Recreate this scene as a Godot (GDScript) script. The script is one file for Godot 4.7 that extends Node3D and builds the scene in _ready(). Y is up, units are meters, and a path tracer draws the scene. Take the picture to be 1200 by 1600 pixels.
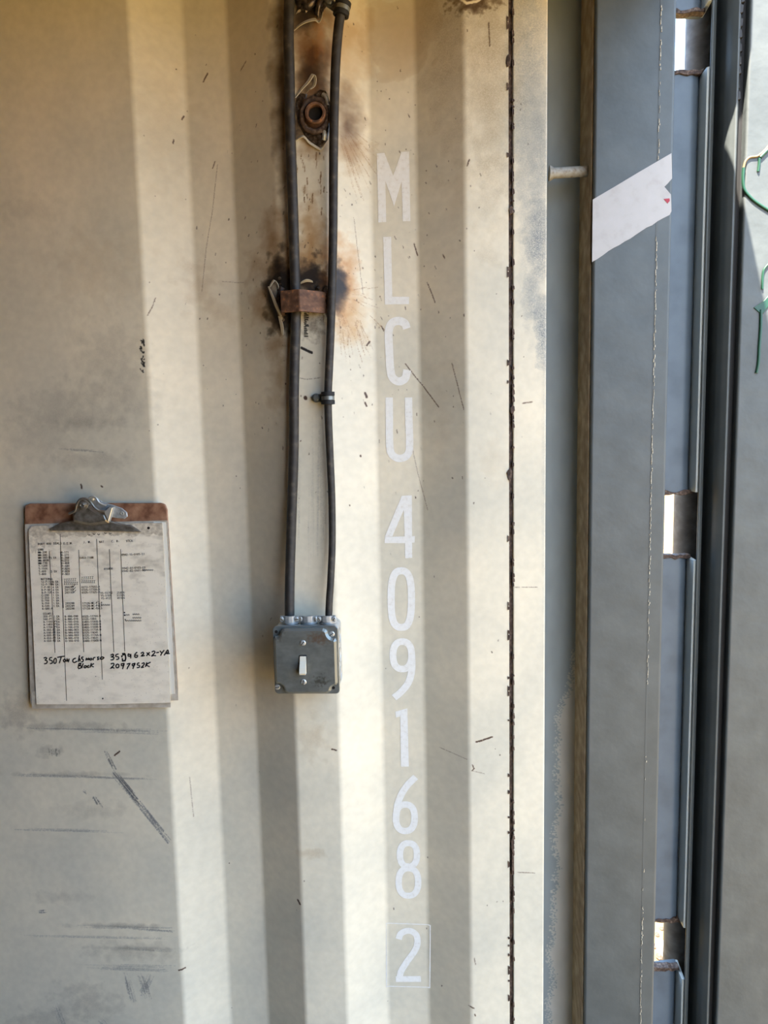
extends Node3D

# ---------------------------------------------------------------- camera model (photo frame 1200 x 1600)
const FOCAL := 1160.0
const EYE := Vector3(0, 1.6, 1.12)
var cam_basis := Basis(
	Vector3(0.99837497, -0.02063872, -0.05311741),
	Vector3(0.01435609, 0.99313942, -0.11605173),
	Vector3(0.05514816, 0.11510058, 0.99182183))
const ROOF_IN := 2.38
const GROUND_Y := -0.18
var rng := RandomNumberGenerator.new()
var M := {}

# a pixel of the photo, met with the vertical plane z = depth
func P(px: float, py: float, z := 0.0) -> Vector3:
	var d := cam_basis * Vector3(px - 600.0, -(py - 800.0), -FOCAL)
	return EYE + d * ((z - EYE.z) / d.z)

# ---------------------------------------------------------------- small helpers
func meta(o: Node, label := "", category := "", group := "", kind := ""):
	if label: o.set_meta("label", label)
	if category: o.set_meta("category", category)
	if group: o.set_meta("group", group)
	if kind: o.set_meta("kind", kind)
	return o

func base(called: String, at := Vector3.ZERO) -> Node3D:
	var o := Node3D.new()
	o.name = called
	add_child(o, true)
	o.position = at
	return o

func new_st() -> SurfaceTool:
	var st := SurfaceTool.new()
	st.begin(Mesh.PRIMITIVE_TRIANGLES)
	return st

# commits world-space geometry as one mesh under parent (parents are never rotated)
func obj(called: String, st: SurfaceTool, m: Material, parent: Node = self, label := "") -> MeshInstance3D:
	var o := MeshInstance3D.new()
	o.name = called
	o.mesh = st.commit()
	o.material_override = m
	o.cast_shadow = GeometryInstance3D.SHADOW_CASTING_SETTING_ON
	parent.add_child(o, true)
	var up = parent
	while up != self and up is Node3D:
		o.position -= up.position
		up = up.get_parent()
	if label: o.set_meta("label", label)
	return o

func tri(st: SurfaceTool, a: Vector3, b: Vector3, c: Vector3, n: Vector3, uva := Vector2.ZERO, uvb := Vector2.ZERO, uvc := Vector2.ZERO):
	# front faces run clockwise: order so that the geometric normal follows n
	if (b - a).cross(c - a).dot(n) > 0.0:
		var t := b; b = c; c = t
		var u := uvb; uvb = uvc; uvc = u
	st.set_normal(n); st.set_uv(uva); st.add_vertex(a)
	st.set_normal(n); st.set_uv(uvb); st.add_vertex(b)
	st.set_normal(n); st.set_uv(uvc); st.add_vertex(c)

func quad(st: SurfaceTool, a: Vector3, b: Vector3, c: Vector3, d: Vector3, n: Vector3):
	tri(st, a, b, c, n)
	tri(st, a, c, d, n)

func quad_s(st: SurfaceTool, p: Array, n: Array, uv = null):
	var order := [0, 1, 2, 0, 2, 3]
	var flat: Vector3 = (p[1] - p[0]).cross(p[2] - p[0])
	if flat.length() < 1e-14: flat = (p[2] - p[0]).cross(p[3] - p[0])
	if flat.dot(n[0] + n[1] + n[2] + n[3]) > 0.0: order = [0, 2, 1, 0, 3, 2]
	for i in order:
		st.set_normal(n[i])
		st.set_uv(uv[i] if uv else Vector2.ZERO)
		st.add_vertex(p[i])

# chamfered box
func bx(st: SurfaceTool, lo: Vector3, hi: Vector3, bev := 0.0):
	var c := (lo + hi) / 2.0
	var h := (hi - lo) / 2.0
	bev = minf(bev, minf(h.x, minf(h.y, h.z)) * 0.9)
	var ax := [Vector3.RIGHT, Vector3.UP, Vector3.BACK]
	for a in 3:
		var b := (a + 1) % 3
		var d := (a + 2) % 3
		for s in [-1.0, 1.0]:
			var q := []
			for uvw in [[-1, -1], [1, -1], [1, 1], [-1, 1]]:
				q.append(c + ax[a] * h[a] * s + ax[b] * (h[b] - bev) * uvw[0] + ax[d] * (h[d] - bev) * uvw[1])
			quad(st, q[0], q[1], q[2], q[3], ax[a] * s)
	if bev <= 0.0: return
	for a in 3:
		var b := (a + 1) % 3
		var d := (a + 2) % 3
		for s in [-1.0, 1.0]:
			for t in [-1.0, 1.0]:
				var n: Vector3 = (ax[b] * s + ax[d] * t).normalized()
				var e1: Vector3 = c + ax[b] * h[b] * s + ax[d] * (h[d] - bev) * t
				var e2: Vector3 = c + ax[b] * (h[b] - bev) * s + ax[d] * h[d] * t
				var l: Vector3 = ax[a] * (h[a] - bev)
				quad(st, e1 - l, e1 + l, e2 + l, e2 - l, n)
	for sx in [-1.0, 1.0]:
		for sy in [-1.0, 1.0]:
			for sz in [-1.0, 1.0]:
				var s := Vector3(sx, sy, sz)
				var k := c + h * s
				tri(st, k - Vector3(0, sy, sz) * bev, k - Vector3(sx, 0, sz) * bev, k - Vector3(sx, sy, 0) * bev, s.normalized())

# rounds the corners of a polyline in (x, z); returns [points, normals], normals left of travel
func rounded(pts: Array, r: float, n := 5, closed := false) -> Array:
	var out := []
	var nor := []
	var k := pts.size()
	for i in k:
		if not closed and (i == 0 or i == k - 1):
			var d: Vector2 = (pts[1] - pts[0]) if i == 0 else (pts[k - 1] - pts[k - 2])
			d = d.normalized()
			out.append(pts[i]); nor.append(Vector2(-d.y, d.x))
			continue
		var p: Vector2 = pts[i]
		var d1: Vector2 = (p - pts[(i - 1 + k) % k])
		var d2: Vector2 = (pts[(i + 1) % k] - p)
		var rr := minf(r, minf(d1.length(), d2.length()) * 0.48)
		d1 = d1.normalized(); d2 = d2.normalized()
		var a := p - d1 * rr
		var b := p + d2 * rr
		for j in n + 1:
			var t := float(j) / n
			out.append(a.lerp(p, t).lerp(p.lerp(b, t), t))
			var d := (p - a).lerp(b - p, t).normalized()
			nor.append(Vector2(-d.y, d.x))
	return [out, nor]

# sweeps an (x, z) profile along y; uv by world x, y when box is given
func extrude_y(st: SurfaceTool, prof: Array, y0: float, y1: float, closed := false, uvbox = null, side := 1.0):
	var pts: Array = prof[0]
	var nor: Array = prof[1]
	var k := pts.size()
	for i in (k if closed else k - 1):
		var j := (i + 1) % k
		var a: Vector2 = pts[i]
		var b: Vector2 = pts[j]
		if a.distance_to(b) < 1e-7: continue
		var na := Vector3(nor[i].x, 0, nor[i].y) * side
		var nb := Vector3(nor[j].x, 0, nor[j].y) * side
		var p := [Vector3(a.x, y0, a.y), Vector3(b.x, y0, b.y), Vector3(b.x, y1, b.y), Vector3(a.x, y1, a.y)]
		var uv = null
		if uvbox:
			uv = []
			for q in p:
				uv.append(Vector2((q.x - uvbox.position.x) / uvbox.size.x, 1.0 - (q.y - uvbox.position.y) / uvbox.size.y))
		quad_s(st, p, [na, nb, nb, na], uv)

# solid bar of closed (x, z) outline, counter-clockwise seen from above or not, with caps
func bar_y(st: SurfaceTool, outline: Array, y0: float, y1: float, r := 0.002, n := 3):
	var area := 0.0
	for i in outline.size():
		var a: Vector2 = outline[i]
		var b: Vector2 = outline[(i + 1) % outline.size()]
		area += a.x * b.y - b.x * a.y
	var prof := rounded(outline, r, n, true)
	extrude_y(st, prof, y0, y1, true, null, -1.0 if area > 0.0 else 1.0)
	var poly := PackedVector2Array(prof[0])
	var ix := Geometry2D.triangulate_polygon(poly)
	for t in range(0, ix.size(), 3):
		var v := [poly[ix[t]], poly[ix[t + 1]], poly[ix[t + 2]]]
		for e in [[y0, Vector3.DOWN], [y1, Vector3.UP]]:
			tri(st, Vector3(v[0].x, e[0], v[0].y), Vector3(v[1].x, e[0], v[1].y), Vector3(v[2].x, e[0], v[2].y), e[1])

# plate with an (x, y) outline, from z0 (back) to z1 (front), chamfered front edge
func plate(st: SurfaceTool, outline: Array, z0: float, z1: float, bev := 0.0, uvbox = null):
	var k := outline.size()
	var area := 0.0
	for i in k:
		var a: Vector2 = outline[i]
		var b: Vector2 = outline[(i + 1) % k]
		area += a.x * b.y - b.x * a.y
	var o := outline.duplicate()
	if area < 0.0: o.reverse()
	var en := []
	for i in k:
		var d: Vector2 = (o[(i + 1) % k] - o[i]).normalized()
		en.append(Vector2(d.y, -d.x))
	var inner := []
	for i in k:
		var n: Vector2 = (en[i] + en[(i - 1 + k) % k])
		n = n.normalized()
		var f := bev / maxf(0.35, n.dot(en[i]))
		inner.append(o[i] - n * f)
	for i in k:
		var j := (i + 1) % k
		var n3 := Vector3(en[i].x, en[i].y, 0)
		var a := Vector3(o[i].x, o[i].y, z0)
		var b := Vector3(o[j].x, o[j].y, z0)
		var zf := z1 - bev
		quad(st, a, b, Vector3(b.x, b.y, zf), Vector3(a.x, a.y, zf), n3)
		if bev > 0.0:
			quad(st, Vector3(a.x, a.y, zf), Vector3(b.x, b.y, zf), Vector3(inner[j].x, inner[j].y, z1), Vector3(inner[i].x, inner[i].y, z1), (n3 + Vector3.BACK).normalized())
	var ix := Geometry2D.triangulate_polygon(PackedVector2Array(inner))
	for t in range(0, ix.size(), 3):
		var v := []
		var uv := []
		for e in 3:
			var q: Vector2 = inner[ix[t + e]]
			v.append(Vector3(q.x, q.y, z1))
			uv.append(Vector2((q.x - uvbox.position.x) / uvbox.size.x, 1.0 - (q.y - uvbox.position.y) / uvbox.size.y) if uvbox else Vector2.ZERO)
		tri(st, v[0], v[1], v[2], Vector3.BACK, uv[0], uv[1], uv[2])
		for e in 3: v[e].z = z0
		tri(st, v[0], v[1], v[2], Vector3.FORWARD)

# outline given in photo pixels, on the plane z
func px_outline(pts: Array, z: float) -> Array:
	var out := []
	for p in pts:
		var w := P(p[0], p[1], z)
		out.append(Vector2(w.x, w.y))
	return out

func smooth_pts(ctrl: Array, per := 8, closed := false) -> Array:
	var out := []
	var k := ctrl.size()
	var last := k if closed else k - 1
	for i in last:
		var p0 = ctrl[(i - 1 + k) % k] if closed else ctrl[maxi(i - 1, 0)]
		var p1 = ctrl[i]
		var p2 = ctrl[(i + 1) % k]
		var p3 = ctrl[(i + 2) % k] if closed else ctrl[mini(i + 2, k - 1)]
		for j in per:
			out.append(p1.cubic_interpolate(p2, p0, p3, float(j) / per))
	if not closed: out.append(ctrl[k - 1])
	return out

# round tube through points; radius may be an array
func tube(st: SurfaceTool, pts: Array, radius, sides := 14, caps := true, bumps := 0.0):
	var k := pts.size()
	var rings := []
	var norms := []
	var ref := Vector3.BACK
	for i in k:
		var t: Vector3 = (pts[mini(i + 1, k - 1)] - pts[maxi(i - 1, 0)]).normalized()
		if absf(t.dot(ref)) > 0.95: ref = Vector3.RIGHT
		var a := (ref - t * ref.dot(t)).normalized()
		ref = a
		var b := t.cross(a)
		var ring := []
		var nn := []
		var r: float = radius[i] if radius is Array else radius
		for s in sides:
			var ang := TAU * s / sides
			var n := a * cos(ang) + b * sin(ang)
			ring.append(pts[i] + n * (r + (rng.randf_range(-bumps, bumps) if bumps > 0.0 else 0.0)))
			nn.append(n)
		rings.append(ring); norms.append(nn)
	for i in k - 1:
		for s in sides:
			var s2 := (s + 1) % sides
			quad_s(st, [rings[i][s], rings[i][s2], rings[i + 1][s2], rings[i + 1][s]], [norms[i][s], norms[i][s2], norms[i + 1][s2], norms[i + 1][s]])
	if caps:
		for e in [[0, 1], [k - 1, k - 2]]:
			var n: Vector3 = (pts[e[0]] - pts[e[1]]).normalized()
			for s in sides:
				tri(st, pts[e[0]], rings[e[0]][s], rings[e[0]][(s + 1) % sides], n)

# lathe: profile of (radius, height) about an axis from `at`
func lathe(st: SurfaceTool, at: Vector3, axis: Vector3, prof: Array, sides := 20, squash := Vector2.ONE):
	axis = axis.normalized()
	var a := axis.cross(Vector3.UP if absf(axis.y) < 0.9 else Vector3.RIGHT).normalized()
	var b := axis.cross(a)
	for i in prof.size() - 1:
		var p: Vector2 = prof[i]
		var q: Vector2 = prof[i + 1]
		var d := q - p
		if d.length() < 1e-9: continue
		var pn := Vector2(d.y, -d.x).normalized()
		for s in sides:
			var c1 := a * cos(TAU * s / sides) * squash.x + b * sin(TAU * s / sides) * squash.y
			var c2 := a * cos(TAU * (s + 1) / sides) * squash.x + b * sin(TAU * (s + 1) / sides) * squash.y
			var n1 := (c1 * pn.x + axis * pn.y).normalized()
			var n2 := (c2 * pn.x + axis * pn.y).normalized()
			quad_s(st, [at + c1 * p.x + axis * p.y, at + c2 * p.x + axis * p.y, at + c2 * q.x + axis * q.y, at + c1 * q.x + axis * q.y], [n1, n2, n2, n1])

# flat stroke of constant width in the x-y plane, following depth(x)
func stroke(st: SurfaceTool, pts: Array, w: float, depth: Callable, closed := false, taper := false):
	var k := pts.size()
	var l := []
	var r := []
	for i in k:
		var a: Vector2 = pts[(i - 1 + k) % k] if closed else pts[maxi(i - 1, 0)]
		var b: Vector2 = pts[(i + 1) % k] if closed else pts[mini(i + 1, k - 1)]
		var p: Vector2 = pts[i]
		var d1 := (p - a).normalized() if p.distance_to(a) > 1e-9 else (b - p).normalized()
		var d2 := (b - p).normalized() if p.distance_to(b) > 1e-9 else d1
		var n := (Vector2(-d1.y, d1.x) + Vector2(-d2.y, d2.x)).normalized()
		var m := 1.0 / maxf(0.5, n.dot(Vector2(-d1.y, d1.x)))
		var ww := w * 0.5
		if taper:
			ww *= 0.25 + 0.75 * sin(PI * clampf((i + 0.35) / (k - 0.3), 0.0, 1.0))
		l.append(p + n * ww * m)
		r.append(p - n * ww * m)
	for i in (k if closed else k - 1):
		var j := (i + 1) % k
		var q := []
		for v in [l[i], r[i], r[j], l[j]]:
			q.append(Vector3(v.x, v.y, depth.call(v.x)))
		quad(st, q[0], q[1], q[2], q[3], Vector3.BACK)

func ellipse(c: Vector2, rx: float, ry: float, a0 := 0.0, a1 := TAU, n := 28, power := 1.0) -> Array:
	var out := []
	for i in n + 1:
		var a := lerpf(a0, a1, float(i) / n)
		var x := cos(a)
		var y := sin(a)
		out.append(c + Vector2(rx * signf(x) * pow(absf(x), power), ry * signf(y) * pow(absf(y), power)))
	return out

# ---------------------------------------------------------------- materials
func noise(freq: float, octaves := 4, seed_n := 1, type := FastNoiseLite.TYPE_SIMPLEX_SMOOTH) -> FastNoiseLite:
	var n := FastNoiseLite.new()
	n.seed = seed_n
	n.frequency = freq
	n.noise_type = type
	n.fractal_octaves = octaves
	return n

func noise_tex(freq: float, cols: Array, octaves := 5, seed_n := 1, size := 384) -> NoiseTexture2D:
	var t := NoiseTexture2D.new()
	t.width = size
	t.height = size
	t.seamless = true
	t.noise = noise(freq, octaves, seed_n)
	var g := Gradient.new()
	var offs := PackedFloat32Array()
	var cc := PackedColorArray()
	for c in cols:
		offs.append(c[0]); cc.append(c[1])
	g.offsets = offs
	g.colors = cc
	t.color_ramp = g
	return t

func c8(r: float, g: float, b: float) -> Color:
	return Color(r / 255.0, g / 255.0, b / 255.0)

func mat(col: Color, rough := 0.6, metal := 0.0) -> StandardMaterial3D:
	var m := StandardMaterial3D.new()
	m.albedo_color = col
	m.roughness = rough
	m.metallic = metal
	return m

func tri_mat(tex: Texture2D, scale: float, rough := 0.6, metal := 0.0, bump := 0.0, bump_tex: Texture2D = null) -> StandardMaterial3D:
	var m := mat(Color.WHITE, rough, metal)
	m.albedo_texture = tex
	m.uv1_triplanar = true
	m.uv1_world_triplanar = true
	m.uv1_scale = Vector3.ONE * scale
	if bump > 0.0:
		m.heightmap_enabled = true
		m.heightmap_scale = bump
		m.heightmap_texture = bump_tex if bump_tex else tex
	return m

func make_materials():
	var grain := noise_tex(0.02, [[0.0, Color(0, 0, 0)], [1.0, Color(1, 1, 1)]], 5, 7)
	M.cream = tri_mat(noise_tex(0.012, [[0.0, c8(192, 182, 158)], [0.45, c8(211, 203, 182)], [1.0, c8(216, 209, 189)]], 5, 3), 2.0, 0.55)
	M.grey = tri_mat(noise_tex(0.012, [[0.0, c8(68, 73, 73)], [0.5, c8(75, 80, 80)], [1.0, c8(82, 87, 87)]], 5, 11), 3.0, 0.5, 0.0, 0.04, grain)
	M.blue_grey = tri_mat(noise_tex(0.012, [[0.0, c8(74, 85, 95)], [0.5, c8(85, 97, 108)], [1.0, c8(92, 104, 114)]], 5, 12), 3.0, 0.5)
	M.door = tri_mat(noise_tex(0.012, [[0.0, c8(68, 73, 73)], [0.5, c8(75, 80, 80)], [1.0, c8(83, 88, 87)]], 5, 13), 3.0, 0.5, 0.0, 0.05, grain)
	M.dark_grey = mat(c8(78, 82, 81), 0.55)
	M.rubber = tri_mat(noise_tex(0.03, [[0.0, c8(24, 23, 22)], [0.6, c8(38, 36, 34)], [1.0, c8(78, 72, 62)]], 4, 14), 9.0, 0.6)
	M.cable = tri_mat(noise_tex(0.02, [[0.0, c8(28, 26, 24)], [0.5, c8(42, 38, 34)], [0.75, c8(58, 53, 47)], [1.0, c8(96, 86, 74)]], 5, 15), 7.0, 0.62)
	M.seal = mat(c8(20, 20, 21), 0.7)
	M.rust = tri_mat(noise_tex(0.03, [[0.0, c8(56, 38, 27)], [0.45, c8(92, 63, 45)], [0.7, c8(112, 82, 62)], [0.85, c8(168, 104, 56)], [1.0, c8(196, 124, 62)]], 5, 16), 7.0, 0.75, 0.0, 0.05)
	M.dark_rust = tri_mat(noise_tex(0.03, [[0.0, c8(34, 24, 19)], [0.5, c8(70, 52, 42)], [0.8, c8(104, 88, 76)], [1.0, c8(150, 140, 128)]], 5, 17), 12.0, 0.7, 0.0, 0.1)
	M.galv = tri_mat(noise_tex(0.025, [[0.0, c8(112, 114, 110)], [0.5, c8(126, 129, 125)], [1.0, c8(140, 142, 137)]], 5, 18), 5.0, 0.36, 0.5)
	M.galv_box = tri_mat(noise_tex(0.02, [[0.0, c8(150, 148, 142)], [0.5, c8(186, 186, 182)], [1.0, c8(206, 206, 202)]], 5, 19), 8.0, 0.45, 0.5)
	M.cast = tri_mat(noise_tex(0.03, [[0.0, c8(150, 153, 153)], [1.0, c8(190, 193, 193)]], 4, 20), 12.0, 0.38, 0.35)
	M.steel = mat(c8(196, 196, 190), 0.3, 0.45)
	M.clip_steel = tri_mat(noise_tex(0.03, [[0.0, c8(104, 98, 88)], [0.45, c8(140, 134, 124)], [1.0, c8(172, 167, 158)]], 5, 21), 6.0, 0.32, 0.6)
	M.slag = tri_mat(noise_tex(0.03, [[0.0, c8(44, 36, 30)], [0.5, c8(92, 82, 74)], [1.0, c8(140, 132, 124)]], 5, 22), 14.0, 0.28, 0.7, 0.08)
	M.black = mat(c8(20, 16, 13), 0.9)  # near black that paints the shade inside bores, holes and slots
	M.ivory = mat(c8(222, 214, 194), 0.35)
	M.letter = tri_mat(noise_tex(0.035, [[0.0, c8(214, 208, 198)], [0.3, c8(228, 226, 220)], [1.0, c8(234, 233, 229)]], 5, 23), 9.0, 0.5)
	M.board = tri_mat(noise_tex(0.018, [[0.0, c8(98, 62, 44)], [0.4, c8(142, 102, 78)], [0.75, c8(164, 124, 98)], [1.0, c8(176, 140, 114)]], 5, 24), 6.0, 0.6)
	M.sleeve = tri_mat(noise_tex(0.02, [[0.0, c8(168, 156, 138)], [1.0, c8(214, 206, 192)]], 4, 25), 6.0, 0.3)
	M.under_paper = mat(c8(232, 228, 216), 0.7)
	M.ink = mat(c8(16, 15, 17), 0.6)
	M.print = mat(c8(30, 27, 27), 0.7)
	M.flake = mat(c8(196, 186, 164), 0.6)
	M.burnt = tri_mat(noise_tex(0.02, [[0.0, c8(60, 48, 36)], [0.5, c8(112, 94, 72)], [1.0, c8(150, 134, 108)]], 5, 41), 9.0, 0.6)
	M.white_paint = tri_mat(noise_tex(0.02, [[0.0, c8(160, 155, 151)], [0.4, c8(168, 165, 162)], [1.0, c8(172, 169, 167)]], 5, 26), 5.0, 0.5)
	M.bar = tri_mat(noise_tex(0.03, [[0.0, c8(120, 104, 84)], [0.5, c8(158, 156, 148)], [1.0, c8(176, 176, 170)]], 5, 42), 12.0, 0.55)
	M.pale = mat(c8(186, 192, 190), 0.5)
	M.red = mat(c8(150, 24, 40), 0.5)
	M.green = mat(c8(26, 66, 48), 0.4)
	M.ochre = mat(c8(118, 98, 66), 0.5)
	M.sand = tri_mat(noise_tex(0.02, [[0.0, c8(80, 63, 36)], [0.4, c8(115, 95, 55)], [0.7, c8(126, 106, 63)], [1.0, c8(150, 131, 92)]], 6, 27, 512), 0.55, 0.95, 0.0, 1.0)
	M.dim = tri_mat(noise_tex(0.012, [[0.0, c8(78, 60, 40)], [1.0, c8(112, 90, 62)]], 5, 29), 2.0, 0.7)  # tan for the unseen walls, darkened to cut light bounced inside
	M.tan_roof = tri_mat(noise_tex(0.012, [[0.0, c8(130, 96, 50)], [1.0, c8(182, 148, 88)]], 5, 30), 2.0, 0.7)  # saturated tan for the unseen roof, warms the light bounced onto the wall
	M.plywood = tri_mat(noise_tex(0.01, [[0.0, c8(52, 40, 28)], [0.5, c8(74, 58, 40)], [1.0, c8(92, 72, 50)]], 5, 28), 1.0, 0.7)
	M.stone = mat(c8(220, 216, 208), 0.9)

# ---------------------------------------------------------------- painted wall texture (dirt, soot, scratches: matter on the sheet, plus some painted shade at the top right)
const WX0 := -0.80
const WY0 := 0.50
const WW := 1.0
const WH := 1.78
const TW := 1152
const TH := 2048
var tex: PackedByteArray

func wall_px(x: float, y: float) -> Vector2:
	return Vector2((x - WX0) / WW * TW, (1.0 - (y - WY0) / WH) * TH)

func ph(px: float, py: float) -> Vector2:
	var w := P(px, py, -0.01)
	return wall_px(w.x, w.y)

func blend(x: int, y: int, c: Color, a: float):
	if x < 0 or y < 0 or x >= TW or y >= TH or a <= 0.0: return
	a = minf(a, 1.0)
	var i := (y * TW + x) * 3
	tex[i] = int(lerpf(tex[i], c.r * 255.0, a))
	tex[i + 1] = int(lerpf(tex[i + 1], c.g * 255.0, a))
	tex[i + 2] = int(lerpf(tex[i + 2], c.b * 255.0, a))

# stain with a noisy edge; photo pixels
func stain(px: float, py: float, rx: float, ry: float, col: Color, strength: float, ragged := 0.5, freq := 0.03, power := 1.5, grainy := 0.0):
	var c := ph(px, py)
	rx *= 1.12; ry *= 1.12
	var n := noise(freq, 4, int(px * 7 + py))
	for y in range(int(c.y - ry * 1.4), int(c.y + ry * 1.4)):
		for x in range(int(c.x - rx * 1.4), int(c.x + rx * 1.4)):
			var d := Vector2((x - c.x) / rx, (y - c.y) / ry).length()
			d += n.get_noise_2d(x, y) * ragged
			if d >= 1.0: continue
			var a := pow(1.0 - maxf(d, 0.0), power) * strength
			if grainy > 0.0: a *= 1.0 - grainy * rng.randf()
			blend(x, y, col, a)

func scratch(pts: Array, w: float, col: Color, a: float, broken := 0.25):
	for i in pts.size() - 1:
		var p := ph(pts[i][0], pts[i][1])
		var q := ph(pts[i + 1][0], pts[i + 1][1])
		var steps := int(p.distance_to(q) * 2.0) + 1
		for s in steps:
			var t := float(s) / steps
			if rng.randf() < broken: continue
			var c := p.lerp(q, t) + Vector2(rng.randf_range(-0.4, 0.4), rng.randf_range(-0.4, 0.4))
			var r := w * 0.5
			for y in range(int(c.y - r), int(c.y + r) + 1):
				for x in range(int(c.x - r), int(c.x + r) + 1):
					blend(x, y, col, a * clampf(r + 0.6 - Vector2(x, y).distance_to(c), 0.0, 1.0))

# broad smudge of fine parallel drags between two photo pixels
func scuff(px0: float, py0: float, px1: float, py1: float, width: float, col: Color, a: float, drags := 9):
	var dir := Vector2(px1 - px0, py1 - py0)
	var nn := Vector2(-dir.y, dir.x).normalized()
	for k in drags:
		var o: Vector2 = nn * rng.randf_range(-width, width) * 0.5
		var t0 := rng.randf_range(0.0, 0.45)
		var t1 := rng.randf_range(0.55, 1.0)
		scratch([[px0 + dir.x * t0 + o.x, py0 + dir.y * t0 + o.y], [px0 + dir.x * t1 + o.x, py0 + dir.y * t1 + o.y]], rng.randf_range(0.5, 2.2), col, a * rng.randf_range(0.25, 0.8), 0.62)

func wall_texture() -> ImageTexture:
	var coarse := noise(0.0035, 4, 31).get_image(TW, TH)
	coarse.convert(Image.FORMAT_L8)
	var fine := noise(0.05, 4, 32).get_image(TW, TH)
	fine.convert(Image.FORMAT_L8)
	var c := coarse.get_data()
	var f := fine.get_data()
	tex = PackedByteArray()
	tex.resize(TW * TH * 3)
	for i in TW * TH:
		var v := 1.0 + (c[i] - 128) * 0.00042 + (f[i] - 128) * 0.00022
		var warm := (c[i] - 128) * 0.02
		tex[i * 3] = int(clampf(213.0 * v + warm, 0.0, 255.0))
		tex[i * 3 + 1] = int(clampf(205.0 * v, 0.0, 255.0))
		tex[i * 3 + 2] = int(clampf(184.0 * v - warm, 0.0, 255.0))
	var soot := c8(30, 21, 13)
	var brown := c8(104, 66, 32)
	var tan_c := c8(168, 132, 84)
	var grime := c8(112, 106, 96)
	var dk := c8(52, 40, 30)
	# grime on the wide flat panel
	for g in [[110, 640, 90, 40, 0.22], [170, 560, 60, 60, 0.18], [60, 690, 70, 40, 0.16], [150, 720, 70, 16, 0.3], [140, 660, 60, 14, 0.3], [40, 330, 60, 20, 0.12], [100, 1395, 50, 12, 0.2], [140, 1560, 60, 40, 0.3], [70, 1590, 70, 30, 0.25], [210, 1480, 80, 20, 0.25], [150, 1260, 60, 16, 0.2], [30, 1110, 40, 40, 0.3], [100, 1130, 110, 8, 0.4], [120, 1205, 120, 5, 0.3], [200, 1440, 90, 6, 0.4], [210, 1475, 80, 5, 0.35], [80, 1170, 30, 10, 0.4], [200, 620, 60, 50, 0.15]]:
		stain(g[0], g[1], g[2], g[3], grime, g[4], 0.9, 0.035, 0.8, 0.5)
	for g in [[300, 440, 30, 50, 0.25], [150, 420, 80, 60, 0.14], [250, 180, 50, 110, 0.12], [335, 480, 26, 22, 0.2], [690, 640, 26, 90, 0.1], [720, 300, 20, 80, 0.12], [490, 1330, 30, 10, 0.35], [490, 1150, 24, 40, 0.25], [770, 720, 20, 40, 0.1]]:
		stain(g[0], g[1], g[2], g[3], c8(150, 122, 88), g[4], 0.9, 0.03, 0.8, 0.4)
	# heat-browned paint round the burnt brackets
	stain(490, 90, 34, 95, brown, 1.0, 0.5, 0.02, 0.7)
	stain(486, 118, 26, 36, soot, 0.6, 0.7, 0.03, 0.9)
	stain(476, 30, 30, 26, soot, 0.9, 0.4, 0.04, 0.8)
	stain(500, 55, 12, 40, c8(176, 120, 66), 0.6, 0.6, 0.05, 0.8)
	stain(440, 150, 18, 190, c8(58, 40, 20), 0.75, 0.5, 0.02, 0.9)
	stain(540, 60, 50, 90, tan_c, 0.55, 0.6, 0.02, 1.0)
	stain(628, 40, 60, 60, c8(150, 116, 72), 0.32, 0.5, 0.01, 0.3)
	stain(540, 185, 28, 62, c8(92, 68, 44), 0.85, 0.45, 0.02, 1.1)
	stain(550, 235, 40, 30, c8(150, 112, 66), 0.5, 0.6, 0.03, 1.0)
	stain(488, 195, 34, 60, brown, 0.8, 0.4, 0.03, 0.9)
	stain(488, 395, 28, 95, c8(140, 100, 54), 0.75, 0.5, 0.03, 0.8)
	stain(490, 438, 32, 36, soot, 1.5, 0.6, 0.04, 0.8)
	stain(436, 440, 52, 120, c8(120, 82, 44), 0.8, 0.5, 0.02, 1.0)
	stain(438, 462, 32, 70, soot, 1.7, 0.45, 0.03, 0.8)
	stain(530, 445, 34, 86, c8(168, 108, 50), 0.85, 0.45, 0.03, 1.0)
	stain(529, 452, 16, 46, soot, 1.5, 0.35, 0.04, 0.9)
	stain(545, 500, 40, 50, c8(184, 140, 84), 0.5, 0.6, 0.03, 1.1)
	stain(440, 590, 26, 70, c8(140, 112, 74), 0.5, 0.6, 0.03, 1.0)
	stain(492, 505, 20, 30, c8(70, 58, 46), 0.6, 0.8, 0.06, 0.8, 0.4)
	# drips and dust between the cables
	for k in 26:
		var x := rng.randf_range(464, 508)
		var y := rng.randf_range(235, 330)
		scratch([[x, y], [x + rng.randf_range(-1, 1), y + rng.randf_range(3, 16)]], rng.randf_range(0.8, 1.8), c8(104, 74, 44), 0.5, 0.3)
	for k in 14:
		var y := 488.0 + k * 2.9
		scratch([[477, y], [477 + rng.randf_range(3, 9), y + rng.randf_range(-1, 1)]], 1.6, c8(18, 16, 15), 0.95, 0.1)
	scratch([[472, 544], [480, 548], [489, 552]], 3.4, c8(24, 21, 20), 1.0, 0.0)
	scratch([[470, 591], [480, 593], [490, 592], [502, 590]], 1.2, c8(120, 112, 98), 0.6, 0.4)
	for k in 12:
		var x := rng.randf_range(466, 508)
		scuff(x, rng.randf_range(560, 800), x + rng.randf_range(-2, 2), rng.randf_range(820, 950), 5, c8(150, 148, 142), 0.2, 3)
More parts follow.
